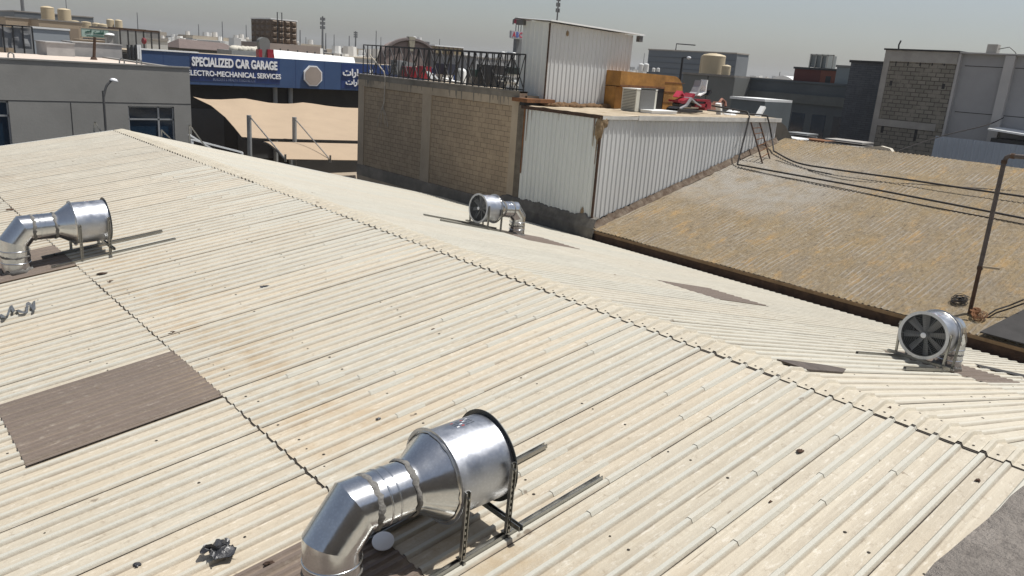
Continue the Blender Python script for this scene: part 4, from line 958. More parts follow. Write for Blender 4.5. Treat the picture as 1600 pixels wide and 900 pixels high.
# ================================================================== RIGHT BACKGROUND
def bx(name, label, cat, x, px0, px1, pyt, mt, depth=8, z0=GZ, parts=(), ref=None, roofmat=None):
    """building whose face lies in the plane X = x (seen edge on at right)"""
    a = fX(px0, pyt if not isinstance(pyt, tuple) else pyt[0], x); b = fX(px1, pyt if not isinstance(pyt, tuple) else pyt[1], x); z1 = (a.z+b.z)/2
    t = thing(name, label, cat, (x+depth/2, (a.y+b.y)/2, z0)); m = MB(); m.box((x, b.y, z0), (x+depth, a.y, z1)); m.build('wall', mt, t)
    m = MB(); m.box((x-.08, b.y-.0, z1+.002), (x+depth, a.y+.08, z1+.14)); m.build('coping', roofmat or M_CONC, t); return t, (x, b.y, a.y, z0, z1)
def by(name, label, cat, y, px0, px1, pyt, mt, depth=8, z0=GZ, roofmat=None, cop=.15):
    a = fY(px0, pyt if not isinstance(pyt, tuple) else pyt[0], y); b = fY(px1, pyt if not isinstance(pyt, tuple) else pyt[1], y); z1 = (a.z+b.z)/2
    t = thing(name, label, cat, ((a.x+b.x)/2, y+depth/2, z0)); m = MB(); m.box((a.x, y, z0), (b.x, y+depth, z1)); m.build('wall', mt, t)
    m = MB(); m.box((a.x-.06, y-.06, z1+.002), (b.x+.06, y+depth, z1+cop)); m.build('coping', roofmat or M_CONC, t); return t, (a.x, b.x, y, z0, z1)

XB = 43.0
M_BLKG = block_mat('grey_block', (.27, .25, .21), .42, .205, 'Y', (.06, .055, .045), c2=(.20, .185, .155), msize=.018)
M_GCONC = mat('grey_frame_concrete', (.32, .305, .28), .9, .22, 1, .3, 20)
t = thing('unfinished_block_building', 'unfinished building of bare grey concrete blocks in a concrete frame, upper right', 'building', (XB+4, 18, GZ))
yL, yR = fX(1371, 150, XB).y, fX(1482, 160, XB).y; zT = fX(1440, 80, XB).z
m = MB(); m.box((XB, yR, GZ), (XB+9, yL, zT-.05)); m.build('block_wall', M_BLKG, t)
m = MB(); m.box((XB-.04, yR, zT-.55), (XB-.001, yL, zT)); m.box((XB-.04, yL-.3, GZ), (XB-.001, yL, zT-.55)); zz = fX(1420, 190, XB).z; m.box((XB-.04, yR+.35, zz-.35), (XB-.001, yL-.3, zz)); m.build('concrete_frame', M_GCONC, t)
m = MB(); m.box((XB-.1, yR-.05, zT), (XB+9, yL+.08, zT+.08)); m.build('roof_edge', M_BLACK, t)
m = MB()
for (px, py, hh) in ((1379, 200, .5), (1431, 208, .8), (1392, 130, .25), (1474, 135, .25)):
    q = fX(px, py, XB); m.box((XB-.012, q.y-.07, q.z-hh/2), (XB-.002, q.y+.07, q.z+hh/2))
for i in range(5): q = fX(1400+19*i, 99, XB); m.box((XB-.012, q.y-.03, q.z-.12), (XB-.002, q.y+.03, q.z+.12))
m.build('wall_gap', M_BLACK, t)
q = fX(1405, 72, XB+.5); m = MB(); m.tube([(XB+.5, q.y, zT+.08), (XB+.5, q.y+.03, zT+.3), (XB+.5, q.y-.04, zT+.52)], .04, 6); tag(m.build('steel_stub', M_BLACK), 'short black rod standing on the unfinished block building', 'rod')
M_GPAN = mat('grey_render', (.32, .32, .325), .8, .08, .8, .15, 12)
M_GPANL = mat('light_grey_render', (.44, .43, .42), .8, .08, .8, .15, 12)
t = thing('grey_panel_building', 'grey rendered building with lighter pilasters at the upper right edge', 'building', (XB+4, 13, GZ)); yR2 = fX(1640, 170, XB).y-3; zT2 = fX(1550, 85, XB).z
m = MB(); m.box((XB+.25, yR2, GZ), (XB+9, yR-.01, zT2)); m.build('wall', M_GPAN, t)
for (pa, pb) in ((1491, 1500), (1568, 1584)):
    a = fX(pa-14, 160, XB); b = fX(pb-14, 160, XB); m = MB(); m.box((XB+.02, b.y, GZ), (XB+.249, a.y-.012, zT2-.02)); m.build('pilaster', M_GPANL, t)
m = MB(); m.box((XB-.02, yR2, zT2), (XB+9, yR-.01, zT2+.06)); m.build('coping', M_GPANL, t)
m = MB(); zg = fX(1550, 180, XB).z; m.box((XB+.235, yR2, zg), (XB+.249, yR-.3, zg+.03)); zg = fX(1550, 105, XB).z; m.box((XB+.235, yR2, zg), (XB+.249, yR-.3, zg+.03)); m.build('joint', M_BLACK, t)
q = fX(1549, 78, XB+1); m = MB(); m.box((XB+1, q.y-.25, zT2+.06), (XB+1.4, q.y+.22, zT2+.52)); tag(m.build('rooftop_unit', M_GCONC), 'small grey unit on the roof of the grey panel building', 'air conditioner')
m = MB(); m.tube([(XB+1.2, q.y-.2+.0, zT2+.3), (XB+1.2, q.y-.7, zT2+.42), (XB+1.2, q.y-1.0, zT2+.2), (XB+1.2, q.y-1.1, zT2+.05)], .02, 5); tag(m.build('rooftop_cable', M_WIRE), 'thin cable arching right of the small rooftop unit', 'cable')
# corrugated fence + lean-to
XF = 40.5
t = thing('corrugated_fence', 'grey white corrugated metal fence beyond the brown roof at right', 'fence', (XF, 10, GZ)); a = fX(1462, 212, XF); b = fX(1640, 222, XF)
m = MB(); clad(m, (XF, a.y), (XF, b.y-2), GZ, GZ, a.z, a.z-.02, (-1, 0), .3, .04); m.build('sheeting', mat('grey_white_sheet', (.38, .42, .47), .5, .08, .8, 0), t)
m = MB(); m.box((XF+.01, b.y-2, GZ), (XF+.08, a.y, a.z-.05)); m.build('frame', M_GCONC, t)
t = thing('lean_to', 'dark open lean to with a white roof edge beside the grey panel building', 'lean to', (XB-1, 10, GZ)); a = fX(1543, 203, 41.6); 
m = MB(); m.prism([(41.6, a.y, a.z), (41.6, a.y-5, a.z-.32), (43.2, a.y-5, a.z-.25), (43.2, a.y, a.z+.06)], (0, 0, .08)); m.build('roof_edge', M_WHITE, t)
m = MB(); m.box((42.0, a.y-5, GZ), (43.0, a.y-.1, a.z-.35)); m.build('dark_wall', M_BLACK, t)
m = MB(); m.box((41.7, a.y-5, a.z-1.0), (41.75, a.y-.2, a.z-.36)); m.build('dark_opening', M_BLACK, t)
m = MB(); P = [fX(1402, 236, 35.5), fX(1470, 213, 38.5), fX(1540, 196, 41.5), fX(1568, 184, 42.9)]; m.tube(curve_pts([tuple(p) for p in P], 20), .025, 5); tag(m.build('overhead_cable', M_WIRE), 'black cable strung up from the brown roof to the grey panel building', 'cable')
# dark stone building, left of the block one
M_DSTONE = block_mat('dark_slate', (.115, .125, .14), .5, .12, 'Y', (.045, .05, .055), msize=.01)
t, d = bx('dark_stone_building', 'dark slate clad building just left of the unfinished block one', 'building', 46, 1330, 1385, (97, 101), M_DSTONE, 8, roofmat=M_BLACK)
M_DGREY = mat('dark_teal_render', (.085, .10, .11), .75, .15, .4, .05, 5)
t, d = bx('long_dark_building', 'long low dark grey workshop building in the right background', 'building', 52, 1147, 1345, (121, 138), M_DGREY, 12, roofmat=M_DGREY)
x, y0, y1, z0, z1 = d
m = MB(); m.box((x-.15, y0, z1-1.35), (x-.01, y1, z1-.75)); m.build('fascia_band', mat('grey_fascia', (.12, .13, .125), .7, .2, .6, 0), t)
m = MB()
for i in range(6): yy = y0+1+(y1-y0-2)*i/5; m.box((x-.02, yy-.5, z1-3.6), (x-.001, yy+.5, z1-2.0))
m.build('window', M_GLASS, t)
M_MG = mat('mid_grey_render', (.165, .17, .16), .8, .1, .4, .05, 5)
t, d = bx('grey_workshop', 'mid grey rendered workshop behind the scrap heap, below the cream tanks', 'building', 50, 1068, 1148, (112, 125), M_MG, 12, roofmat=M_CONC)
x, y0, y1, z0, z1 = d; m = MB(); m.box((x-.03, (y0+y1)/2-.02, z0), (x-.002, (y0+y1)/2+.02, z1)); m.build('joint', M_BLACK, t)
# white topped box near ladder
t, d = bx('low_white_shed', 'low grey shed with a bright white roof edge between the scrap heap and the ladder', 'shed', 42.5, 1143, 1196, (154, 159), mat('shed_blue_grey', (.12, .14, .15), .7, .1, 1, 0), 3, roofmat=M_WHITE)
# red-brown rooftop room with tank stand
t, d = bx('maroon_rooftop_room', 'maroon and brick red rooftop room right of centre in the background', 'rooftop room', 56, 1242, 1319, (107, 112), mat('maroon_paint', (.10, .022, .018), .7, .1, .5, 0), 4, z0=.2, roofmat=M_BLACK)
x, y0, y1, z0, z1 = d; m = MB(); m.box((x-.02, y0-.002, z0), (x-.001, y0+(y1-y0)*.45, z1)); m.build('brick_panel', mat('brick_red', (.19, .065, .04), .8, .1, 1, 0), t)
m = MB(); m.box((x-.03, y0+.9, z0), (x-.021, y0+1.3, z0+.5)); m.build('door_gap', M_BLACK, t)
q = fX(1284, 95, 57); t = thing('rooftop_tank', 'grey panel tank in a steel frame on the maroon rooftop room', 'tank', (57.8, q.y, z1)); ya, yb_ = fX(1267, 95, 57).y, fX(1303, 95, 57).y; zt_ = fX(1284, 86, 57).z
m = MB(); m.box((57, yb_+.6, z1+.2), (58.5, ya, zt_)); m.build('tank_body', mat('grey_tank', (.24, .26, .25), .5, .1, 1, 0), t)
for i in range(5): yy = yb_+(ya-yb_)*i/4; m = MB(); m.bar((56.9, yy, z1+.15), (56.9, yy, zt_+.05), .08, .08, (1, 0, 0)); m.build('post', M_STRUT, t)
m = MB(); m.bar((56.9, yb_, zt_), (56.9, ya, zt_), .08, .08); m.build('rail', M_STRUT, t)
t, d = bx('grey_annex', 'pale grey annex beside the maroon rooftop room', 'building', 54, 1308, 1336, (105, 106), mat('pale_grey_render', (.22, .24, .24), .8, .1, .5, 0), 4)
# blue-grey big building
M_BLUEG = mat('blue_grey_cladding', (.115, .14, .17), .6, .12, .25, 0, stretch=(1, .4, 3))
t = thing('blue_grey_warehouse', 'large blue grey clad warehouse on the skyline behind the cream tanks', 'warehouse', (100, 80, GZ)); Yb = 0
xq = 92.0; yl_, yr_ = fX(1012, 95, xq).y, fX(1149, 100, xq).y; zt_ = fX(1080, 81, xq).z
DQ = fY(1168, 100, yr_).x-xq; m = MB(); m.box((xq, yr_, GZ), (xq+DQ, yl_, zt_)); m.build('wall', M_BLUEG, t)
m = MB(); 
for i in range(9): z = zt_-.9-i*.75; m.box((xq-.06, yr_+.1, z), (xq-.003, yl_-.1, z+.09))
m.build('cladding_joint', mat('blue_grey_joint', (.08, .1, .125), .7, .1, 1, 0), t)
m = MB(); m.box((xq-.1, yr_-.1, zt_), (xq+DQ, yl_+.1, zt_+.15)); m.build('coping', M_GCONC, t)
m = MB(); a = fX(1053, 73, xq); b = fX(1082, 78, xq); zc = max(a.z, zt_+1); m.tube([(xq+.5, a.y, zt_+.1), (xq+.5, a.y, zc), (xq+.5, b.y, zc-.1)], .08, 5); m.build('roof_arm', M_BLACK, t)
m = MB(); m.box((xq+.05, yr_-.06, GZ), (xq+DQ, yr_-.003, zt_-.3)); m.build('end_bay', mat('blue_grey_light', (.17, .19, .21), .6, .1, .3, 0), t)
def tank(name, label, px, pyt, pyb, wpx, dist, mt, ribs=4, group=None, lid=True):
    d_ = ray(px, pyb); P = d_*(dist/(d_.dot(CF))); top = ray(px, pyt)*(dist/(ray(px, pyt).dot(CF))); r = wpx/2*dist/FPX; h = top.z-P.z
    m = MB(); prof = [(0, 0), (r, 0)]
    for i in range(ribs*2+1): prof.append((r*(1 if i % 2 else .975), h*.88*(i+.5)/(ribs*2+1)))
    prof += [(r, h*.87), (r*.9, h*.92), (r*.45, h*.975), (r*.2, h*.985), (r*.2, h), (0, h)]
    m.lathe(prof, P, n=24); return tag(m.build(name, mt, smooth=True, angle=35), label, 'water tank', group)
M_TANK = mat('cream_tank', (.47, .39, .26), .6, .08, .6, 0)
M_TANKW = mat('white_tank', (.66, .67, .66), .5, .05, .6, 0)
tank('water_tank', 'largest cream water tank in front of the blue grey warehouse', 1112, 83, 118, 36, 66, M_TANK, 1)
tank('water_tank', 'cream water tank partly hidden behind the largest one, on its left', 1099, 85, 117, 15, 70, M_TANK, 1)
tank('water_tank', 'smaller cream water tank right of the largest one', 1133, 101, 120, 14, 64, M_TANK, 2)
tank('water_tank', 'left one of two small white tanks beside the shed wall at right', 1001, 99, 111, 8, 90, M_TANKW, 1)
tank('water_tank', 'right one of two small white tanks beside the shed wall at right', 1009, 99, 112, 8, 90, M_TANKW, 1)
tank('water_tank', 'tiny white tank left of a twin, in front of the blue grey warehouse', 1021, 106, 112, 5, 80, M_TANKW, 1)
tank('water_tank', 'tiny white tank right of a twin, in front of the blue grey warehouse', 1028, 106, 112, 5, 80, M_TANKW, 1)
# black lamp post by the scrap heap
q = fX(1063, 120, 48); t = thing('lamp_post', 'black lamp post leaning up behind the scrap heap with a small white lamp', 'lamp post', (48, q.y, GZ)); zt_ = fX(1068, 90, 48).z
m = MB(); m.cyl((48, q.y, GZ), (48, q.y, zt_), .12, .08, 8); m.bar((48, q.y, zt_), (48, q.y-.5, zt_+.05), .06, .06); m.build('post', M_BLACK, t)
m = MB(); blob(m, (48, q.y-.55, zt_), .12, .18, .1, 1, 6, .1); m.build('lamp', M_WHITEP, t, smooth=True)
# clutter between the clad building and the dark stone one
random.seed(12)
names = ['stack of pale steel sheets left of the orange boards', 'pile of orange rusty boards beyond the brown roof', 'row of grey pallets beyond the brown roof', 'white flat panels beyond the ladder']
for i, (px0, px1, py, mt, lb) in enumerate(((1228, 1262, 203, M_GRYM, names[0]), (1252, 1312, 213, M_RUST, names[1]), (1290, 1350, 213, M_GCONC, names[2]), (1222, 1250, 211, M_WHITE, names[3]))):
    x = 35.5+1.5*(3-i); a = fX(px0, py, x); b = fX(px1, py, x); m = MB()
    for k in range(5):
        o = rnd(-.2, .2); m.box((x+k*.1, b.y+o, a.z-.16*(k+1)), (x+1.2+k*.1, a.y+o, a.z-.16*(k+1)+.07))
    m.box((x+.3, b.y+.3, GZ), (x+1.0, a.y-.3, a.z-1.3))
    tag(m.build('material_stack', mt), lb, 'stack')

# ================================================================== LEFT: GREY FACADE BUILDING
YA = 38.0
gb = thing('grey_facade_building', 'grey rendered building with blue glass windows at the left edge', 'building', (2, YA+6, GZ))
M_GFAC = mat('grey_facade', (.245, .24, .225), .85, .09, .7, .2, 12)
xr_ = fY(298, 160, YA).x; ztl = fY(0, 85, YA).z; ztr = fY(300, 107, YA).z; zw = fY(230, 166, YA).z
m = MB(); wx0, wx1 = fY(200, 167, YA).x, fY(272, 170, YA).x; lx1 = fY(13, 160, YA).x; lz = fY(8, 158, YA).z; lx0 = lx1-2.2; BOT = -6.6
# wall pieces around the two window openings
m.box((-14, YA, GZ), (lx0, YA+.35, lz)); m.box((-14, YA, lz), (xr_, YA+.35, ztr))
m.box((lx1, YA, GZ), (wx0, YA+.35, lz)); m.box((wx0, YA, zw), (xr_, YA+.35, lz)) if lz > zw else None
m.box((wx1, YA, GZ), (xr_, YA+.35, min(lz, zw))); m.box((wx0, YA, GZ), (wx1, YA+.35, BOT)); m.box((lx0, YA, GZ), (lx1, YA+.35, BOT))
m.box((xr_-.3, YA+.36, GZ), (xr_, YA+13, ztr-.02)); m.build('facade', M_GFAC, gb)
m = MB(); m.box((-14, YA+.36, ztr-.25), (xr_-.31, YA+13, ztr-.09)); m.build('roof', mat('pinkish_roof', (.55, .47, .40), .9, .1, .5, .1), gb)
m = MB(); m.box((-14, YA-.04, ztr+.001), (xr_+.04, YA+.2, ztr+.06)); m.build('coping', M_GFAC, gb)
m = MB(); m.box((-14, YA-.008, lz+.02), (xr_, YA-.001, lz+.045)); 
for px in (112,): q = fY(px, 190, YA); m.box((q.x, YA-.008, GZ), (q.x+.03, YA-.001, lz))
m.build('joint', M_BLACK, gb)
for (a_, b_, top) in ((wx0, wx1, min(zw, lz)), (lx0, lx1, lz)):
    w_ = MB(); w_.box((a_, YA+.16, BOT), (b_, YA+.18, top)); wo_ = w_.build('window', M_GLASS, gb)
    w_ = MB(); mid = a_+(b_-a_)*.66
    w_.box((a_, YA+.1, top-.06), (b_, YA+.155, top)); w_.box((a_, YA+.1, top-.62), (b_, YA+.155, top-.55)); w_.box((mid-.04, YA+.1, BOT), (mid+.04, YA+.157, top)); w_.box((a_, YA+.1, BOT), (a_+.06, YA+.156, top)); w_.box((b_-.06, YA+.1, BOT), (b_, YA+.156, top))
    f_ = w_.build('window_frame', M_ALU, wo_)
# hooks and handles on its roof edge
for px, py, lb in ((16, 78, 'small curled metal bracket on the grey facade edge at far left'), (190, 92, 'small metal bracket on the grey facade edge above the street lamp'), (217, 95, 'small metal bracket at the right end of the grey facade edge')):
    q = fY(px, py, YA+.3); m = MB(); m.tube([(q.x-.1, q.y, ztr+.06), (q.x-.09, q.y, ztr+.2), (q.x, q.y, ztr+.27), (q.x+.1, q.y, ztr+.2), (q.x+.1, q.y, ztr+.06)], .03, 6); tag(m.build('roof_bracket', M_STRUT), lb, 'bracket')
q = fY(163, 170, 36.0); t = thing('street_lamp', 'curved grey street lamp in front of the grey facade', 'street lamp', (q.x, 36, GZ)); zt_ = fY(178, 126, 36).z; xe = fY(178, 126, 36).x
m = MB(); x = q.x; zk = fY(163, 150, 36).z; m.tube(curve_pts([(x, 36, GZ), (x, 36, zk-.4), (x+.02, 36, zk), (x+.15, 36, zt_-.22), (xe-.1, 36, zt_)], 40), .05, 8); m.build('pole', mat('lamp_pole_grey', (.10, .10, .10), .5, .1, 2, 0, metal=.3), t)
m = MB(); m.lathe([(0, .1), (.1, .08), (.17, 0), (.14, -.04), (0, -.06)], (xe, 36, zt_), (.2, 0, 1), n=14); m.build('lamp_head', M_WHITEP, t, smooth=True)
m = MB(); m.lathe([(.11, 0), (.11, .12), (.055, .2)], (x, 36, GZ), n=12); m.build('base', M_GRYM, t)
# guy frames at warehouse verge
for i, (pa, pb, pc, lb) in enumerate((((147, 207), (148, 190), (158, 206), 'thin metal stay frame at the roof edge below the street lamp'), ((296, 218), (296, 195), (320, 228), 'metal stay frame at the corner of the grey facade'), ((252, 203), (252.5, 203.5), (272, 222), 'short slanting metal strut in front of the blue window'))):
    m = MB(); A_, B_, C_ = fY(*pa, 28.2), fY(*pb, 28.2), fY(*pc, 28.2); m.bar(A_, B_, .04, .04, (0, 1, 0)); m.bar(B_, C_, .04, .04, (0, 1, 0)); m.bar(A_-Vector((0, 0, .0)), (A_.x, A_.y, A_.z-1.2), .04, .04, (0, 1, 0)); m.bar(C_, (C_.x, C_.y, C_.z-1.2), .04, .04, (0, 1, 0)); tag(m.build('stay_frame', M_STRUT), lb, 'strut')
m = MB(); a, b = fY(300, 218, 29.0), fY(378, 238, 29.0); m.bar(a, b, .1, .06); m.bar(a+Vector((0, .3, .15)), b+Vector((-1.0, .3, .1)), .07, .06); m.bar(a, (a.x, a.y, GZ), .08, .08, (0, 1, 0)); m.bar(b, (b.x, b.y, GZ), .08, .08, (0, 1, 0)); tag(m.build('white_rail', M_WHITE), 'white painted rails beyond the far roof edge beside the grey facade', 'rail')

# ================================================================== GARAGE WITH BLUE SIGN
YS = 56.0
gr = thing('garage_building', 'car garage building with a long blue sign along its front', 'garage', (28, YS+8, GZ))
M_DARKW = mat('dark_garage_wall', (.032, .03, .027), .85, .2, .8, .1)  # wall colour taken near black to carry the shade under sign and canopies
sx0 = fY(218, 80, YS).x; sx1 = 46.0; zt_ = fY(400, 89, YS).z; zbm = fY(400, 135.5, YS).z
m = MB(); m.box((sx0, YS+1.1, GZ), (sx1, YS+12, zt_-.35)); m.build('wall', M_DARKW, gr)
m = MB(); m.box((sx0+.3, YS+.25, zt_-.3), (sx1, YS+12, zt_-.12)); m.build('roof', M_DIRTROOF, gr)
for px in (429, 453):
    q = fY(px, 150, YS+1); m = MB(); m.cyl((q.x, YS+.9, GZ), (q.x, YS+.9, zbm+.2), .17, n=12); m.build('downpipe', M_GRYM, gr)
m = MB()
for i in range(7):
    x = sx0+3+i*3.8; m.box((x, YS+1.05, -8.2), (x+2.8, YS+1.09, -4.6))
m.build('shutter', mat('dark_shutter', (.06, .062, .065), .6, .1, 1, .1), gr)
sg = thing('blue_sign', 'long blue garage sign with white English and Arabic lettering and an octagon', 'sign', ((sx0+sx1)/2, YS, zbm))
M_BLUE = mat('sign_blue', (.032, .07, .165), .5, .12, .4, 0); M_BLUE2 = mat('sign_blue_dark', (.014, .036, .135), .45, .12, .4, 0)
m = MB(); m.box((sx0, YS, zbm), (sx1, YS+.25, zt_)); m.build('board', M_BLUE, sg)
xd0, xd1 = fY(297, 100, YS).x, fY(437, 110, YS).x; m = MB(); m.box((xd0, YS-.02, zbm+.25), (xd1, YS-.002, zt_-.04)); q = fY(533, 115, YS); m.box((q.x, YS-.02, zbm+.12), (sx1, YS-.002, zt_-.1)); m.build('letter_panel', M_BLUE2, sg)
m = MB(); x = sx0+1.45
while x < sx1:
    m.box((x, YS-.008, zbm), (x+.02, YS-.0005, zt_)); x += 2.35
m.build('panel_joint', M_BLUE2, sg)
m = MB(); m.box((sx0-.05, YS-.05, zt_+.001), (fY(310, 84, YS).x, YS+.3, zt_+.09)); m.build('edge_trim', M_WHITE, sg)
def text(s, x0, x1, z0, z1, y, name, mt, parent, bold=.02, ext=.02, facing='Y'):
    cu = bpy.data.curves.new('txt', 'FONT'); cu.body = s; cu.offset = bold; cu.extrude = .5; cu.resolution_u = 3
    o = bpy.data.objects.new('txt', cu); COL.objects.link(o); bpy.context.view_layer.update()
    me = bpy.data.meshes.new_from_object(o.evaluated_get(bpy.context.evaluated_depsgraph_get())); vs_ = [v.co.copy() for v in me.vertices]; fs = [tuple(p.vertices) for p in me.polygons]
    bpy.data.objects.remove(o); bpy.data.curves.remove(cu); bpy.data.meshes.remove(me)
    if not vs_: return
    a0, a1 = min(v.x for v in vs_), max(v.x for v in vs_); b0, b1 = min(v.y for v in vs_), max(v.y for v in vs_)
    m = MB(); m.add([(x0+(v.x-a0)/(a1-a0)*(x1-x0), y-(v.z+.5)*ext, z0+(v.y-b0)/(b1-b0)*(z1-z0)) for v in vs_], fs); return m.build(name, mt, parent)
M_LET = mat('sign_white', (.72, .74, .76), .5, .05, 2, 0)
def zat(px, py): return fY(px, py, YS).z
text('SPECIALIZED CAR GARAGE', fY(299, 94, YS).x, fY(432.5, 104, YS).x, (zat(299, 101.5)+zat(432, 111.3))/2, (zat(299, 87)+zat(432, 97.3))/2, YS-.021, 'lettering', M_LET, sg, .035, .08)
text('ELECTRO-MECHANICAL SERVICES', fY(292, 112, YS).x, fY(438.5, 121, YS).x, (zat(300, 116.8)+zat(438, 124.8))/2, (zat(300, 108)+zat(438, 117))/2, YS-.021, 'lettering', M_LET, sg, .02, .06)
text('BUILDERS & HEALTH TRADING CO.', fY(333, 124, YS).x, fY(399, 128, YS).x, (zat(333, 125)+zat(399, 129.5))/2, (zat(333, 121)+zat(399, 125.5))/2, YS-.021, 'small_lettering', mat('faded_letters', (.2, .25, .36), .6, .1, 2, 0), sg, .0, .01)
AR = '\uFE95\uFE8D\uFEAD\uFE8E\uFEF4\uFEB4\uFEDF\uFE8D'
text(AR, fY(535, 110, YS).x, fY(582, 114, YS).x, zat(550, 122), zat(550, 107.5), YS-.021, 'arabic_lettering', M_LET, sg, .03, .08)
text(AR, fY(539.5, 128, YS).x, fY(580, 128, YS).x, zat(550, 135), zat(550, 124), YS-.021, 'arabic_lettering', M_LET, sg, .03, .06)
m = MB(); q = fY(488, 118.5, YS); 
def ngon(c, r, y, n_=8, off=math.pi/8): return [(c[0]+r*math.cos(off+2*math.pi*i/n_), y, c[1]+r*math.sin(off+2*math.pi*i/n_)) for i in range(n_)]
rr = 15.5*YS/ (FPX)*1.12
m.prism(ngon((q.x, q.z), rr, YS-.02), (0, -.14, 0)); oc = m.build('octagon_border', M_LET, sg); m = MB(); m.prism(ngon((q.x, q.z), rr*.88, YS-.165), (0, -.03, 0)); m.build('octagon_face', mat('octagon_grey', (.30, .26, .23), .6, .1, 1, 0), sg)
# shade canopies
def canopy(name, label, yb0, yf0, pts_top, pts_bot, bulge, n_=24, k_=10):
    m = MB(); vs_ = []
    for i in range(n_+1):
        u = i/n_; a = interp(pts_top, u, yb0); b = interp(pts_bot, u, yf0)
        for j in range(k_+1):
            v = j/k_; p = a.lerp(b, v); vs_.append(p+Vector((0, 0, bulge*math.sin(math.pi*v))))
    w = k_+1; F_ = [(i*w+j, (i+1)*w+j, (i+1)*w+j+1, i*w+j+1) for i in range(n_) for j in range(k_)]; m.add(vs_, F_); m.add([Vector(v)-Vector((0, 0, .02)) for v in vs_], [tuple(reversed(f)) for f in F_])
    return m
def interp(pts, u, y):
    x = pts[0][0]+(pts[-1][0]-pts[0][0])*u
    for i in range(len(pts)-1):
        if pts[i][0] <= x <= pts[i+1][0]+1e-6:
            t = (x-pts[i][0])/(pts[i+1][0]-pts[i][0]); t2 = t*t*(3-2*t) if False else t
            return fY(x, pts[i][1]+(pts[i+1][1]-pts[i][1])*t2, y)
    return fY(x, pts[-1][1], y)
cp = thing('shade_canopy', 'large tan fabric shade canopy with wavy top edge under the blue sign', 'canopy', (24, 50, GZ))
top = [(301, 151), (320, 155), (345, 155.5), (365, 154.5), (381, 153.5), (398, 156.5), (420, 160.5), (440, 162), (455, 162), (473, 160), (490, 162), (512, 165.5), (535, 168), (580, 169.5)]
# surface between upper edge and lower edge; left side cut by the catenary edge
m = MB(); cols_ = []; n_ = 40
leftc = [(301, 151), (330, 165), (352, 183), (366, 199), (378, 214)]
def lc(v): 
    t = v*(len(leftc)-1); i = min(int(t), len(leftc)-2); t -= i; return (leftc[i][0]+(leftc[i+1][0]-leftc[i][0])*t, leftc[i][1]+(leftc[i+1][1]-leftc[i][1])*t)
vs_ = []; k_ = 12
for j in range(k_+1):
    v = j/k_; y = 54.5-(54.5-44.5)*v; lx, ly = lc(v)
    for i in range(n_+1):
        u = i/n_; px = lx+(600-lx)*u
        # top curve at px
        ty = None
        for a, b in zip(top, top[1:]+[(700, 170)]):
            if a[0] <= px <= b[0]: ty = a[1]+(b[1]-a[1])*(px-a[0])/(b[0]-a[0]); break
        by_ = 215.3+(px-378)*.0245
        py = (ty+(by_-ty)*v) if u > 0 else ly
        if u > 0: 
            q_ = min(1, u*8); py = ly*(1-q_)+py*q_ if v > 0 else ty
        vs_.append(fY(px, py, y))
w = n_+1; F_ = [(j*w+i, j*w+i+1, (j+1)*w+i+1, (j+1)*w+i) for j in range(k_) for i in range(n_)]; m.add(vs_, F_); m.add([v-Vector((0, 0, .03)) for v in vs_], [tuple(reversed(f)) for f in F_])
m.build('fabric', M_TAN, cp, smooth=True)
m = MB(); a = fY(378, 217, 44.4); b = fY(600, 223, 44.4); m.bar(a, b, .1, .1); m.build('front_beam', M_DARKST, cp)
for px, py in ((389, 180), (460, 183)):
    q = fY(px, py, 44.2); m = MB(); m.cyl((q.x, 44.2, GZ), (q.x, 44.2, q.z), .13, n=10); m.build('mast_post', M_GRYM, cp)
cp2 = thing('shade_canopy', 'smaller tan curved shade canopy below the large one', 'canopy', (26, 42, GZ))
m = MB(); vs_ = []; n_ = 12
for i in range(n_+1):
    t = i/n_; y = 44.0-4.0*t
    for k, (px0, px1) in enumerate(((412, 446), (478, 516), (560, 600))):
        px = px0+(px1-px0)*(1-math.cos(t*math.pi/2)) if False else px0+(px1-px0)*t; pyt_ = 221+ (px0-412)*.025; pyb_ = 248.5+(px0-412)*.018
        py = pyt_+(pyb_-pyt_)*(t**1.5); vs_.append(fY(px, py, y))
F_ = [(i*3+k, i*3+k+1, (i+1)*3+k+1, (i+1)*3+k) for i in range(n_) for k in range(2)]; m.add(vs_, F_); m.add([v-Vector((0, 0, .03)) for v in vs_], [tuple(reversed(f)) for f in F_]); m.build('fabric', M_TAN, cp2, smooth=True)
for k in (0, 1): m = MB(); m.tube([vs_[i*3+k]+Vector((0, 0, -.07)) for i in range(n_+1)], .05, 6); m.build('arched_rib', M_DARKST, cp2)
for k, (px, py) in enumerate(((391, 183), (461, 186))):
    m = MB(); a = fY(px, py, 44.1); b = vs_[n_*3+k]; m.bar(a, b, .05, .05); m.build('tie_rod', M_STRUT, cp2)
    m = MB(); m.tube([vs_[n_*3+k]+Vector((0, 0, .25)), vs_[n_*3+k]-Vector((0, 0, .15))], .06, 6); m.build('rib_end', M_STRUT, cp2)
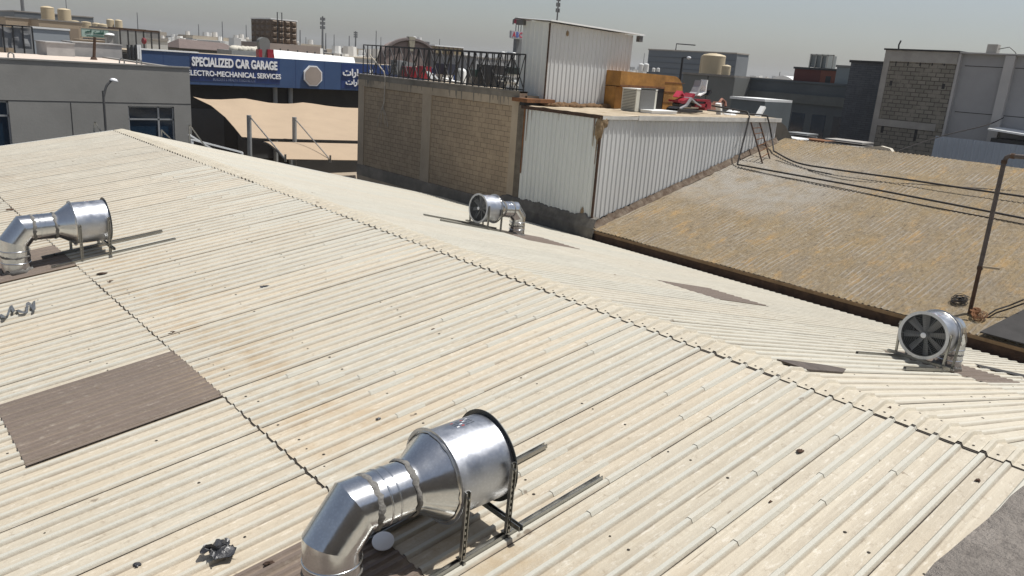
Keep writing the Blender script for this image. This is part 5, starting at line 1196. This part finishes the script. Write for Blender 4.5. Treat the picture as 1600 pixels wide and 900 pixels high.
# parked vehicles glimpsed under the canopies
def car(name, label, c, rz, mt):
    t = thing(name, label, 'car', c, rz, None); prof = [(-2.2, .35), (-2.25, .75), (-1.9, .95), (-1.2, 1.0), (-.7, 1.45), (1.0, 1.5), (1.7, 1.05), (2.15, .95), (2.25, .6), (2.2, .35)]
    m = MB(); m.prism([(x, -.85, z) for x, z in prof], (0, 1.7, 0)); m.build('body', mt, t, local=True)
    m = MB(); m.prism([(x, -.86, z) for x, z in [(-1.05, 1.03), (-.66, 1.38), (.95, 1.42), (1.5, 1.05)]], (0, 1.72, 0)); m.build('window', M_GLASS, t, local=True)
    for x in (-1.4, 1.4):
        for y in (-.8, .8): m = MB(); m.cyl((x, y-.1, .33), (x, y+.1, .33), .33, n=18); m.build('wheel', M_RUBBER_SHADOW, t, local=True)
    for y in (-.65, .65): m = MB(); m.box((2.24, y-.15, .68), (2.27, y+.15, .82)); m.build('tail_light', M_RED, t, local=True)
    return t
car('parked_car', 'black car parked in the dark under the smaller shade canopy', (28.3, 41.6, GZ), math.radians(-120), M_BLACK)
car('parked_car', 'grey car roof glimpsed under the large canopy left of the first mast', (19.5, 46.8, GZ), math.radians(80), M_GRYM)

# things on garage roof
t = thing('roof_awning', 'bright white sloping sheet awning behind the garage sign', 'awning', (33, 60, zt_)); Y1_, Y2_ = 57.5, 61.0
P = [fY(430, 96, Y1_), fY(538, 103, Y1_), fY(556, 104, Y1_), fY(553, 90, Y2_), fY(427, 77.5, Y2_)]; m = MB(); m.prism([tuple(p) for p in P], (0, 0, -.04)); m.build('sheet', M_WHITE, t)
for px in (438, 450, 465, 480, 492, 506, 520, 533):
    q = fY(px, 80+(px-427)*.092, Y2_); m = MB(); m.bar((q.x, Y2_, q.z-.25), (q.x, Y2_, q.z+.25), .08, .08, (0, 1, 0)); m.build('upright', M_BLACK, t)
for q in (P[0], P[2], P[3], P[4]): m = MB(); m.bar((q.x, q.y, GZ+6), (q.x, q.y, q.z-.05), .1, .1, (0, 1, 0)); m.build('support', M_STRUT, t)
t = thing('arched_pylon', 'grey arched pylon with dark red side boxes above the garage sign', 'pylon', (25, 57.5, zt_)); q = fY(413, 88, 57.5)
prof = [(fY(407.5, 90, 57.5).x, zt_-.1)]+[(q.x-.42*math.cos(a)*1., fY(413, 64, 57.5).z+.35*math.sin(a)-.1) for a in [math.pi*i/8 for i in range(9)]]+[(fY(420, 90, 57.5).x, zt_-.1)]
m = MB(); m.prism([(x, 57.4, z) for x, z in prof], (0, .5, 0)); m.build('arch', mat('pylon_grey', (.16, .165, .16), .7, .1, 2, 0), t)
for (a, b) in ((404, 409), (417.5, 427)): A_, B_ = fY(a, 77, 57.3), fY(b, 92, 57.3); m = MB(); m.box((A_.x, 57.2, zt_-.1), (B_.x, 57.75, A_.z)); m.build('red_box', M_RED, t)
# brown sectional tank
t = thing('panel_water_tank', 'big square brown water tank of pillow shaped panels on the left skyline', 'water tank', (37, 95, 0)); Yt = 98.0
a = fY(424, 30, Yt); b = fY(464, 34, Yt); zt2 = (a.z+b.z)/2; zb2 = (fY(424, 67, Yt).z+fY(463, 70, Yt).z)/2; wx = (b.x-a.x)/4; wz = (zt2-zb2)/4
M_BRT = mat('brown_tank_panel', (.125, .085, .055), .55, .12, 1, 0)
m = MB(); xl = fY(418.5, 50, Yt).x-2.2; 
m.box((a.x, Yt+.1, zb2), (b.x, Yt+6, zt2)); m.build('tank_body', M_BRT, t)
m = MB()
for i in range(4):
    for j in range(4):
        cx, cz = a.x+wx*(i+.5), zb2+wz*(j+.5); vs_ = [(cx-wx*.45, Yt+.09, cz-wz*.45), (cx+wx*.45, Yt+.09, cz-wz*.45), (cx+wx*.45, Yt+.09, cz+wz*.45), (cx-wx*.45, Yt+.09, cz+wz*.45), (cx-wx*.2, Yt-.12, cz-wz*.2), (cx+wx*.2, Yt-.12, cz-wz*.2), (cx+wx*.2, Yt-.12, cz+wz*.2), (cx-wx*.2, Yt-.12, cz+wz*.2)]
        m.add(vs_, [(4, 5, 6, 7), (0, 1, 5, 4), (1, 2, 6, 5), (2, 3, 7, 6), (3, 0, 4, 7)])
for j in range(4):
    for k in range(4):
        cy, cz = Yt+.1+6*(k+.5)/4, zb2+wz*(j+.5); m.add([(a.x-.01, cy-.65, cz-wz*.45), (a.x-.01, cy+.65, cz-wz*.45), (a.x-.01, cy+.65, cz+wz*.45), (a.x-.01, cy-.65, cz+wz*.45), (a.x-.16, cy-.3, cz-wz*.2), (a.x-.16, cy+.3, cz-wz*.2), (a.x-.16, cy+.3, cz+wz*.2), (a.x-.16, cy-.3, cz+wz*.2)], [(5, 4, 7, 6), (1, 0, 4, 5), (2, 1, 5, 6), (3, 2, 6, 7), (0, 3, 7, 4)])
m.build('panel_pillow', M_BRT, t)
m = MB(); m.box((a.x-.1, Yt, zt2+.001), (b.x+.1, Yt+6.1, zt2+.15)); m.build('top', M_WHITE, t)
m = MB(); m.tube([(a.x+.6, Yt-.4, zb2), (a.x+.6, Yt-.4, zt2+.9), (a.x+1.2, Yt-.4, zt2+.9), (a.x+1.2, Yt-.4, zb2)], .06, 6); m.build('ladder_frame', M_BLACK, t)
m = MB(); m.box((a.x-1, Yt-.5, GZ), (b.x+3, Yt+7, zb2-.02)); m.build('plinth', mat('pink_building', (.33, .27, .23), .85, .1, .5, 0), t)

# ================================================================== LEFT ROOFTOPS
M_TANB = mat('tan_building', (.36, .29, .21), .85, .08, .3, 0); M_DKGB = mat('dark_blue_grey_building', (.11, .125, .14), .8, .08, .3, 0); M_TANP = mat('tan_shade_panel', (.25, .2, .15), .9, .1, .5, 0)
by('slate_building', 'dark slate flat building at the far left skyline behind the cream tanks', 'building', 130, 22, 146, (17, 29), M_DKGB, 20)
t, d = by('tan_building', 'tan building with an open shaded terrace under the two big cream tanks', 'building', 100, 60, 128, (30, 38), M_TANB, 14)
x0, x1, y, z0, z1 = d; m = MB(); m.box((x0+.2, y-.03, z1-2.2), (x0+2.2, y-.002, z1-.6)); m.box((x0+2.9, y-.03, z1-2.4), (x1-.4, y-.002, z1-.6)); m.build('terrace_opening', M_TANP, t)
by('tan_building', 'low tan building at the far left skyline beyond the tarpaulin frame', 'building', 104, 8, 52, (27, 31), M_TANB, 10)
tank('water_tank', 'left one of the two biggest ribbed cream tanks on the left skyline', 75.5, 9.5, 31.5, 19, 103, M_TANK, 6)
tank('water_tank', 'right one of the two biggest ribbed cream tanks on the left skyline', 101.5, 13, 33.5, 19, 103, M_TANK, 6)
for i, (px, py, w_) in enumerate(((117, 32, 14), (135, 33.5, 15), (151, 35.5, 12), (161, 37, 13))): tank('water_tank', ('first', 'second', 'third', 'fourth')[i]+' from the left in the row of low cream tanks above the green sign', px, py, py+11, w_, 112, M_TANK, 2)
for i, (px, py) in enumerate(((173, 29.5), (186, 30.5))): tank('water_tank', ('left', 'right')[i]+' one of the two slim cream tanks right of the low row', px, py, py+16, 11, 118, M_TANK, 3)
by('grey_building', 'grey flat building under the slim cream tanks on the left', 'building', 120, 166, 250, (45, 49), mat('warm_grey', (.22, .21, .2), .85, .1, .4, 0), 16)
t = thing('green_sign', 'pale green rooftop sign board with dark green Arabic writing', 'sign', (8, 88, -2)); Yg_ = 90.0; a = fY(127.5, 45, Yg_); b = fY(187, 50, Yg_); za = fY(157, 46, Yg_).z; zz = fY(157, 59, Yg_).z
m = MB(); m.box((a.x, Yg_, zz), (b.x, Yg_+.3, za)); m.build('board', mat('pale_green', (.34, .45, .40), .6, .06, .5, 0), t)
m = MB(); m.box((a.x-.1, Yg_-.03, za), (b.x+.1, Yg_+.32, za+.1)); m.box((a.x-.1, Yg_-.03, zz-.1), (b.x+.1, Yg_+.32, zz)); m.build('board_frame', M_TANB, t)
M_GRN = mat('dark_green_letters', (.01, .09, .06), .6, .1, 1, 0)
h = za-zz; wd = b.x-a.x
text('\uFEBA\uFEA4\uFEE0\uFEDF', a.x+.3, a.x+wd*.25, zz+h*.45, za-h*.12, Yg_-.002, 'lettering', M_GRN, t, .03, .04)
text('\uFE96\uFEB4\uFEE0\uFED4\uFEDF', a.x+wd*.30, a.x+wd*.57, zz+h*.40, za-h*.12, Yg_-.002, 'lettering', M_GRN, t, .03, .04)
text('\uFEF2\uFEBC\uFEA4\uFED3', a.x+wd*.62, b.x-.3, zz+h*.32, za-h*.12, Yg_-.002, 'lettering', M_GRN, t, .03, .04)
m = MB(); m.box((a.x+.4, Yg_-.03, zz+h*.13), (b.x-.5, Yg_-.002, zz+h*.2)); m.build('underline', M_GRN, t)
m = MB(); m.box((a.x+.5, Yg_+.35, GZ), (b.x-.5, Yg_+6, zz-.3)); m.build('support', M_TANB, t)
# container like white store
t, d = by('white_container', 'white container store with a thin overhanging roof at the upper left', 'container', 62, 48, 108, (43, 49), mat('container_white', (.33, .36, .38), .6, .06, .5, 0), 6, roofmat=M_WHITE, cop=.12)
x0, x1, y, z0, z1 = d; m = MB(); m.box((x0+.3, y-.02, z1-2.6), (x0+.8, y-.002, z1-.8)); m.build('door', M_DKGB, t)
t = thing('tarpaulin_frame', 'dark steel frame with grey tarpaulin panels at the upper left edge', 'frame', (-1, 58, GZ)); a, b = fY(-12, 41, 58), fY(50, 45, 58); zz = fY(20, 75, 58).z
for i in range(5): x = a.x+(b.x-a.x)*i/4; m = MB(); m.bar((x, 58, GZ), (x, 58, b.z+.1), .08, .08, (0, 1, 0)); m.build('post', M_BLACK, t)
m = MB(); m.bar((a.x, 58, b.z+.1), (b.x, 58, b.z+.1), .08, .08); m.build('top_rail', M_BLACK, t)
m = MB(); n_ = 40; vs_ = []
for i in range(n_+1):
    x = a.x+.1+(b.x-a.x-.2)*i/n_
    for j in range(9): z = zz+(b.z-zz)*j/8; vs_.append((x, 58.1+.12*mnoise.noise(Vector((x*1.5, z*1.5, 0))), z))
m.add(vs_, [(i*9+j, (i+1)*9+j, (i+1)*9+j+1, i*9+j+1) for i in range(n_) for j in range(8)]); m.build('tarpaulin', mat('grey_tarp', (.22, .225, .23), .7, .15, 1, .2, 8), t)
# low white tent boxes on the grey building
for i, (p0, p1, py, yy, lb) in enumerate(((72, 116, (66, 70), 50.0, 'left low whitewashed box on the grey building roof'), (114, 190, (67, 71), 51.5, 'right long low whitewashed box on the grey building roof'))):
    a, b = fY(p0, py[0], yy), fY(p1, py[1], yy); z1 = (a.z+b.z)/2; m = MB(); m.box((a.x, yy, GZ), (b.x, yy+2.5, z1)); m.box((a.x-.05, yy-.05, z1+.002), (b.x+.05, yy+2.6, z1+.06)); tag(m.build('whitewashed_box', mat('whitewash', (.36, .35, .34), .85, .15, 1.5, .2)), lb, 'box')
q = fY(146, 84, 46.5); m = MB(); zt_b = fY(148, 58, 46.5).z; m.cyl((q.x, 46.5, ztr-.1), (q.x+.12, 46.5, zt_b), .08, .07, 10); m.cyl((q.x-.0, 46.5, ztr-.09), (q.x, 46.5, ztr+.05), .18, .12, 10); tag(m.build('flue_pipe', M_RUSTD), 'dark rusty flue pipe standing on the grey facade building roof', 'flue')
t = thing('roof_cowl', 'grey square chimney with a domed cap left of the blue sign', 'chimney', (8, 54, 0)); q = fY(173, 60, 54); m = MB(); m.box((q.x-.13, 54, GZ), (q.x+.13, 54.3, fY(173, 55, 54).z)); m.build('shaft', M_GCONC, t); m = MB(); m.lathe([(.27, 0), (.22, .08), (0, .12)], (q.x, 54.15, fY(173, 55, 54).z+.01), n=14); m.build('cap', M_WHITE, t, smooth=True)
# pergola with red item
t = thing('pergola', 'dark steel pergola frame on a rooftop left of the blue sign', 'pergola', (12, 66, 0)); y = 66.0; a, b = fY(187, 45, y), fY(248, 53, y); zz = fY(215, 72, y).z
for i in range(6): x = a.x+(b.x-a.x)*i/5; m = MB(); m.bar((x, y, GZ+6), (x, y, b.z+.15), .09, .09, (0, 1, 0)); m.build('post', M_BLACK, t)
m = MB(); m.bar((a.x, y, b.z+.15), (b.x, y, b.z+.15), .12, .12); m.build('beam', M_RUSTD, t); m = MB(); m.bar((a.x, y+3, b.z+.2), (b.x, y+3, b.z+.2), .12, .12); m.build('beam', M_RUSTD, t)
m = MB(); m.box((a.x, y+.5, GZ), (a.x+2, y+3, zz+1.0)); m.build('grey_cabin', M_GRYM, t)
t, d = by('white_parapet_building', 'low white walled rooftop behind the pergola, left of the blue sign', 'building', 68, 209, 262, (60, 66), mat('offwhite_wall', (.42, .43, .42), .8, .06, .5, 0), 8)
q = fY(225, 64, 64); m = MB(); m.lathe([(0, -.1), (.20, -.09), (.24, 0), (.20, .09), (0, .1)], (q.x, 64, q.z), (1, .25, 0), n=20); m.cyl((q.x, 64, GZ+7), (q.x, 64, q.z-.6), .1, n=8); tag(m.build('metal_drum', mat('maroon_drum', (.16, .012, .02), .5, .2, 3, 0), smooth=True, angle=35), 'big dark red round drum on the rooftop left of the blue sign', 'drum')
m = MB(); t = thing('post_fence', 'short fence of grey slats and white posts at the left end of the blue sign', 'fence', (9, 53, ztr))
for i, px in enumerate((200, 206, 212, 215.5, 219)):
    q = fY(px, 80, 52); m = MB(); m.bar((q.x, 52, ztr-.1), (q.x, 52, fY(px, 70, 52).z), .1, .1, (0, 1, 0)); m.build('post', M_WHITE if i > 2 else M_BLACK, t)
q0, q1 = fY(200, 80, 52.1), fY(213, 80, 52.1); m = MB(); m.box((q0.x, 52.08, ztr-.1), (q1.x, 52.12, fY(206, 71, 52.1).z)); m.build('slat_panel', M_GRYM, t)
# tile roof house
t = thing('tile_roof_house', 'house with a low brown tiled hip roof behind the blue sign', 'house', (27, 92, GZ)); y = 92.0; a, b = fY(280, 74, y), fY(382, 82, y); r0 = fY(292, 63.5, y+3); r1 = fY(376, 70, y+3); ze = min(a.z, b.z)
m = MB(); m.prism([(a.x, y, ze), (b.x, y, ze), (b.x-1.2, y+3, r1.z), (a.x+1, y+3, r1.z+.15)], (0, .01, .05)); m.prism([(a.x, y, ze), (a.x+1, y+3, r1.z+.15), (a.x, y+6, ze)], (.01, 0, .05)); m.prism([(b.x, y+6, ze), (a.x, y+6, ze), (a.x+1, y+3, r1.z+.15), (b.x-1.2, y+3, r1.z)], (0, .01, .05)); m.build('roof', mat('brown_tiles', (.13, .10, .09), .85, .12, 2, .3, 6), t)
m = MB(); m.box((a.x+.3, y+.4, GZ), (b.x-.3, y+5.6, ze-.02)); m.build('wall', mat('dark_house_wall', (.12, .12, .11), .85, .1, .5, 0), t)
q0, q1 = fY(362, 80, 84), fY(405, 82, 84); m = MB(); m.box((q0.x, 84, GZ), (q1.x, 88, q0.z)); m.box((q0.x, 84, q0.z+.002), (q1.x, 88, q0.z+.1)); tag(m.build('grey_flat_block', M_GRYM), 'plain grey flat roofed block right of the tiled house', 'building')
m = MB(); random.seed(6)
for i in range(6): q = fY(366+7*i, 79, 85.5); blob(m, (q.x, 85.5, q0.z+.25), .6, .5, .35, i, 6)
tag(m.build('sandbag_pile', mat('pale_sacks', (.5, .47, .4), .85, .1, 2, .2), smooth=True), 'pile of pale sacks on the flat grey block right of the tiled house', 'sacks')
# arch building behind the railing
t = thing('arched_hall', 'brown hall with a big arched front rising behind the truss railing', 'building', (60, 80, GZ)); y = 78.0; q = fY(640, 66, y); hw = (fY(678, 82, y).x-fY(603, 76, y).x)/2; cx = (fY(678, 82, y).x+fY(603, 76, y).x)/2; ztop = fY(641, 62.5, y).z
def archp(r, h, zb3, y_, n_=20): return [(cx-r*math.cos(math.pi*i/n_), y_, zb3+h*math.sin(math.pi*i/n_)) for i in range(n_+1)]
zs0 = ztop-1.9; m = MB(); m.prism([(cx-hw, y, GZ)]+archp(hw, 1.8, zs0, y)+[(cx+hw, y, GZ)], (0, 1.6, 0)); m.build('wall', mat('mauve_render', (.21, .165, .15), .85, .08, .4, 0), t)
m = MB(); o1 = archp(hw+.15, 1.95, zs0, y-.1); m.tube(o1, .22, 6); m.build('arch_band', mat('dark_arch', (.10, .08, .075), .8, .1, 1, 0), t)
m = MB(); m.prism([(cx-.25, y-.3, ztop-1.2), (cx+.25, y-.3, ztop-1.2), (cx+.45, y-.3, ztop+.35), (cx-.45, y-.3, ztop+.35)], (0, .5, 0)); m.build('keystone', mat('stone_key', (.28, .26, .2), .9, .2, 3, .3), t)
tank('water_tank', 'small white topped tank just right of the arched hall keystone', 647.5, 57, 68, 5, 95, M_TANKW, 2)
t, d = by('cream_block', 'cream flat block behind the railing, right of the arched hall', 'building', 84, 664, 735, (84, 88), mat('cream_block_wall', (.30, .29, .26), .85, .1, .4, 0), 8)
t = thing('panel_water_tank', 'long low brown and cream panel tank rising behind the truss railing', 'water tank', (60, 84, 0)); y = 82.0; a, b = fY(680, 76, y), fY(723, 78, y); z1 = fY(700, 73.5, y).z; z0 = fY(700, 84, y).z
m = MB(); m.box((a.x, y+.05, z0), (b.x, y+4, z1)); m.build('tank_body', mat('olive_tank', (.3, .24, .14), .6, .1, 1, 0), t)
for i in range(7): x = a.x+(b.x-a.x)*i/6; m = MB(); m.bar((x, y, z0), (x, y, z1), .12, .1, (0, 1, 0)); m.build('rib', M_BRT, t)
m = MB(); m.box((a.x-.1, y-.05, z1+.002), (b.x+.1, y+4, z1+.14)); m.build('top', M_WHITE, t)
for i, px in enumerate((784.5, 793.5, 801.5)): tank('water_tank', ('left', 'middle', 'right')[i]+' one of three white tanks behind the right end of the railing', px, 80+.6*i, 93, 8.5, 84, M_TANKW, 1)
by('pale_store', 'pale store building under the three white tanks behind the railing', 'building', 70, 740, 830, (91, 97), mat('pale_store_wall', (.3, .31, .32), .8, .08, .5, 0), 8)
# sign tower
t = thing('sign_tower', 'grey tower carrying stacked signs, left of the roof shed', 'sign tower', (70, 62, GZ)); y = 66.0; a, b = fY(805.5, 90, y), fY(823, 90, y); z1 = fY(812, 60, y).z
m = MB(); m.box((a.x, y, GZ), (b.x-.3, y+.5, z1)); m.build('shaft', mat('tower_grey', (.14, .15, .155), .7, .06, .5, 0), t)
m = MB(); m.box((b.x+.1, y-.2, GZ), (b.x+.5, y+.2, z1+.8)); m.build('lattice', M_BLACK, t)
zs1, zs2 = fY(808, 49, y).z, fY(808, 60, y).z; xs1, xs2 = fY(799, 54, y-.4).x, fY(818, 55, y-.4).x; m = MB(); m.box((xs1, y-.4, zs2), (xs2, y-.1, zs1)); m.build('sign_box', mat('sign_box_white', (.36, .36, .4), .6, .05, 1, 0), t)
m = MB(); m.box((xs1-.05, y-.42, zs2-.08), (xs2+.05, y-.38, zs2)); m.build('sign_edge', M_GRYM, t)
wd = xs2-xs1
text('A', xs1+wd*.08, xs1+wd*.36, zs2+.08, zs1-.08, y-.402, 'lettering', mat('red_letter', (.4, .02, .05), .5, .1, 1, 0), t, .03, .03)
text('B', xs1+wd*.40, xs1+wd*.60, zs2+.08, zs1-.08, y-.402, 'lettering', mat('blue_letter', (.06, .12, .4), .5, .1, 1, 0), t, .03, .03)
text('C', xs1+wd*.65, xs1+wd*.9, zs2+.08, zs1-.08, y-.402, 'lettering', MATS['red_letter'], t, .03, .03)
for px in (808, 812, 816, 820): q = fY(px, 45, y); m = MB(); m.bar((q.x, y+.2, zs1), (q.x, y+.2, fY(px, 36, y).z), .08, .08, (0, 1, 0)); m.build('strut', M_GRYM, t)
a, b = fY(803, 34, y), fY(830, 36, y); m = MB(); m.box((a.x+.25, y, b.z-.22), (b.x, y+.3, b.z+.22)); m.build('top_sign', mat('dark_red_sign', (.25, .012, .04), .5, .1, 1, 0), t)
m = MB(); m.tube([(a.x-.1, y, b.z-.35), (a.x-.1, y, b.z+.1), (a.x+.2, y, b.z+.3), (b.x, y, b.z+.3)], .07, 6); m.build('top_frame', M_BLACK, t)

# cell masts
def mast(label, px, pyt, pyb, dist, r, ant=False):
    P = ray(px, pyb)*(dist/(ray(px, pyb).dot(CF))); T = ray(px, pyt)*(dist/(ray(px, pyt).dot(CF))); t = thing('mast', label, 'mast', (P.x, P.y, GZ), 0, 'masts on the skyline')
    m = MB(); m.cyl((P.x, P.y, GZ), (P.x, P.y, T.z), r, r*.5, 6); m.build('pole', M_MAST, t)
    if ant:
        m = MB(); H = T.z-P.z
        for k in range(3):
            for s_ in (-1, 1): m.box((P.x+s_*r*1.15-r*.4, P.y-r*.5, T.z-H*(.04+.13*k)-H*.09), (P.x+s_*r*1.15+r*.4, P.y+r*.5, T.z-H*(.04+.13*k)))
        m.build('antenna', M_MAST, t)
    return t
M_MAST = mat('mast_grey', (.12, .125, .13), .7, .1, 1, 0)
mast('lattice telephone mast rising behind the roof shed', 868, -6, 60, 120, .22, True)
mast('dark lattice mast cut by the top of the photo at far left', 37, -20, 30, 150, .5, True)
for a in ((106, -15, 40, 130, .1, 'thin tall pole rising between the two biggest cream tanks, cut by the top edge'), (216, 20, 52, 180, .16, 'tall thin mast left of the blue sign'), (311, 38, 62, 400, .35, 'faint short mast above the tiled house, left one'),
          (348, 34, 62, 300, .3, 'plain mast above the tiled house, taller one'), (385, 39, 60, 400, .35, 'plain mast left of the brown panel tank'), (405, 41, 62, 380, .5, 'stout mast immediately left of the brown panel tank'),
          (469, 47, 68, 300, .35, 'mast immediately right of the brown panel tank'), (478, 58, 70, 420, .35, 'short mast second to the right of the brown panel tank'), (509, 52, 74, 330, .4, 'thick short mast just right of the tallest antenna mast'),
          (522, 54, 74, 450, .4, 'faint mast between the two antenna masts, left one'), (545.5, 56, 76, 330, .35, 'mast between the two antenna masts, right one'), (587.5, 48, 70, 260, .25, 'tall mast rising over the left end of the railing'),
          (595, 58, 72, 380, .3, 'faint short mast over the left end of the railing'), (686.5, 61, 74, 200, .16, 'thin mast above the long low panel tank'), (750, 80, 92, 250, .2, 'tiny mast above the middle of the railing'), (778, 82, 94, 250, .2, 'tiny mast left of the three white tanks'),
          (1005, 83, 102, 300, .2, 'thin mast above the two small white tanks beside the shed'), (1216, 112, 130, 250, .2, 'thin mast left of the maroon rooftop room')):
    mast(a[5], *a[:5])
mast('tallest antenna mast right of the brown panel tank', 504, 26, 76, 210, .42, True)
mast('second antenna mast left of the railing', 555.5, 49, 74, 260, .4, True)
# white dome hall behind maroon room
q = fX(1220, 125, 120); m = MB(); random.seed(2)
yl_, yr_ = fX(1195, 125, 120).y, fX(1250, 130, 120).y; zz = fX(1220, 118, 120).z
m.prism([(120, yl_+(yr_-yl_)*i/12, zz-1.4+1.4*math.sin(math.pi*i/12)) for i in range(13)], (20, 0, 0)); m.box((120.1, yr_, GZ), (139, yl_, zz-1.41)); tag(m.build('white_arched_hall', M_WHITE), 'low white arched roof on the skyline left of the maroon room', 'hall')

# distant town: far-off houses that read as one mass
m = MB(); random.seed(21); mi = []
MT = [mat('town_sand', (.36, .31, .24), .9, .1, .1, 0), mat('town_grey', (.24, .24, .235), .9, .1, .1, 0), mat('town_white', (.62, .61, .58), .9, .1, .1, 0), mat('town_dark', (.09, .09, .09), .9, .1, .1, 0)]
for k in range(1500):
    ang = math.radians(rnd(-2, 92)); d_ = 135+rnd(0, 1)**1.6*1500; x, y = d_*math.sin(ang), d_*math.cos(ang)
    if d_ < 190 and ang > .8: d_ += 60; x, y = d_*math.sin(ang), d_*math.cos(ang)
    w_, l_ = rnd(7, 22), rnd(7, 22); h_ = rnd(4.5, 8.6) if d_ < 320 else rnd(5, 11.5)
    if random.random() < .03 and d_ > 400: h_ += rnd(2, 8)
    mt = random.choice((0, 0, 1, 1, 1, 3)); m.box((x-w_/2, y-l_/2, GZ), (x+w_/2, y+l_/2, GZ+h_), mt)
    m.box((x-w_/2+.3, y-l_/2+.3, GZ+h_+.01), (x+w_/2-.3, y+l_/2-.3, GZ+h_+.2), random.choice((0, 2, 1)))
    for q in range(random.choice((0, 1, 1, 2, 3))):
        tx, ty, r_ = x+rnd(-w_/3, w_/3), y+rnd(-l_/3, l_/3), rnd(.8, 1.5); m.cyl((tx, ty, GZ+h_+.2), (tx, ty, GZ+h_+.2+r_*1.5), r_, r_*.9, 8, 2)
    if d_ < 500:
        for q in range(random.choice((0, 1, 2))): tx, ty = x+rnd(-w_/3, w_/3), y-l_/2-.1; m.box((tx-1, ty, GZ+h_-3), (tx+1, ty+.08, GZ+h_-1.4), 3)
struct(m.build('distant_town', MT), 'stuff')

# ================================================================== HAZE
hm = bpy.data.materials.new('haze_air'); hm.use_nodes = True; N, L = nodes(hm); N.remove(N['Principled BSDF']); pv = N.new('ShaderNodeVolumePrincipled'); pv.inputs['Color'].default_value = (.86, .87, .88, 1); pv.inputs['Density'].default_value = .00026; pv.inputs['Anisotropy'].default_value = .3
L.new(pv.outputs[0], [n_ for n_ in N if n_.type == 'OUTPUT_MATERIAL'][0].inputs['Volume'])
m = MB(); m.box((-3000, -3000, GZ-1), (3000, 3000, 42)); struct(m.build('haze', hm), 'stuff')
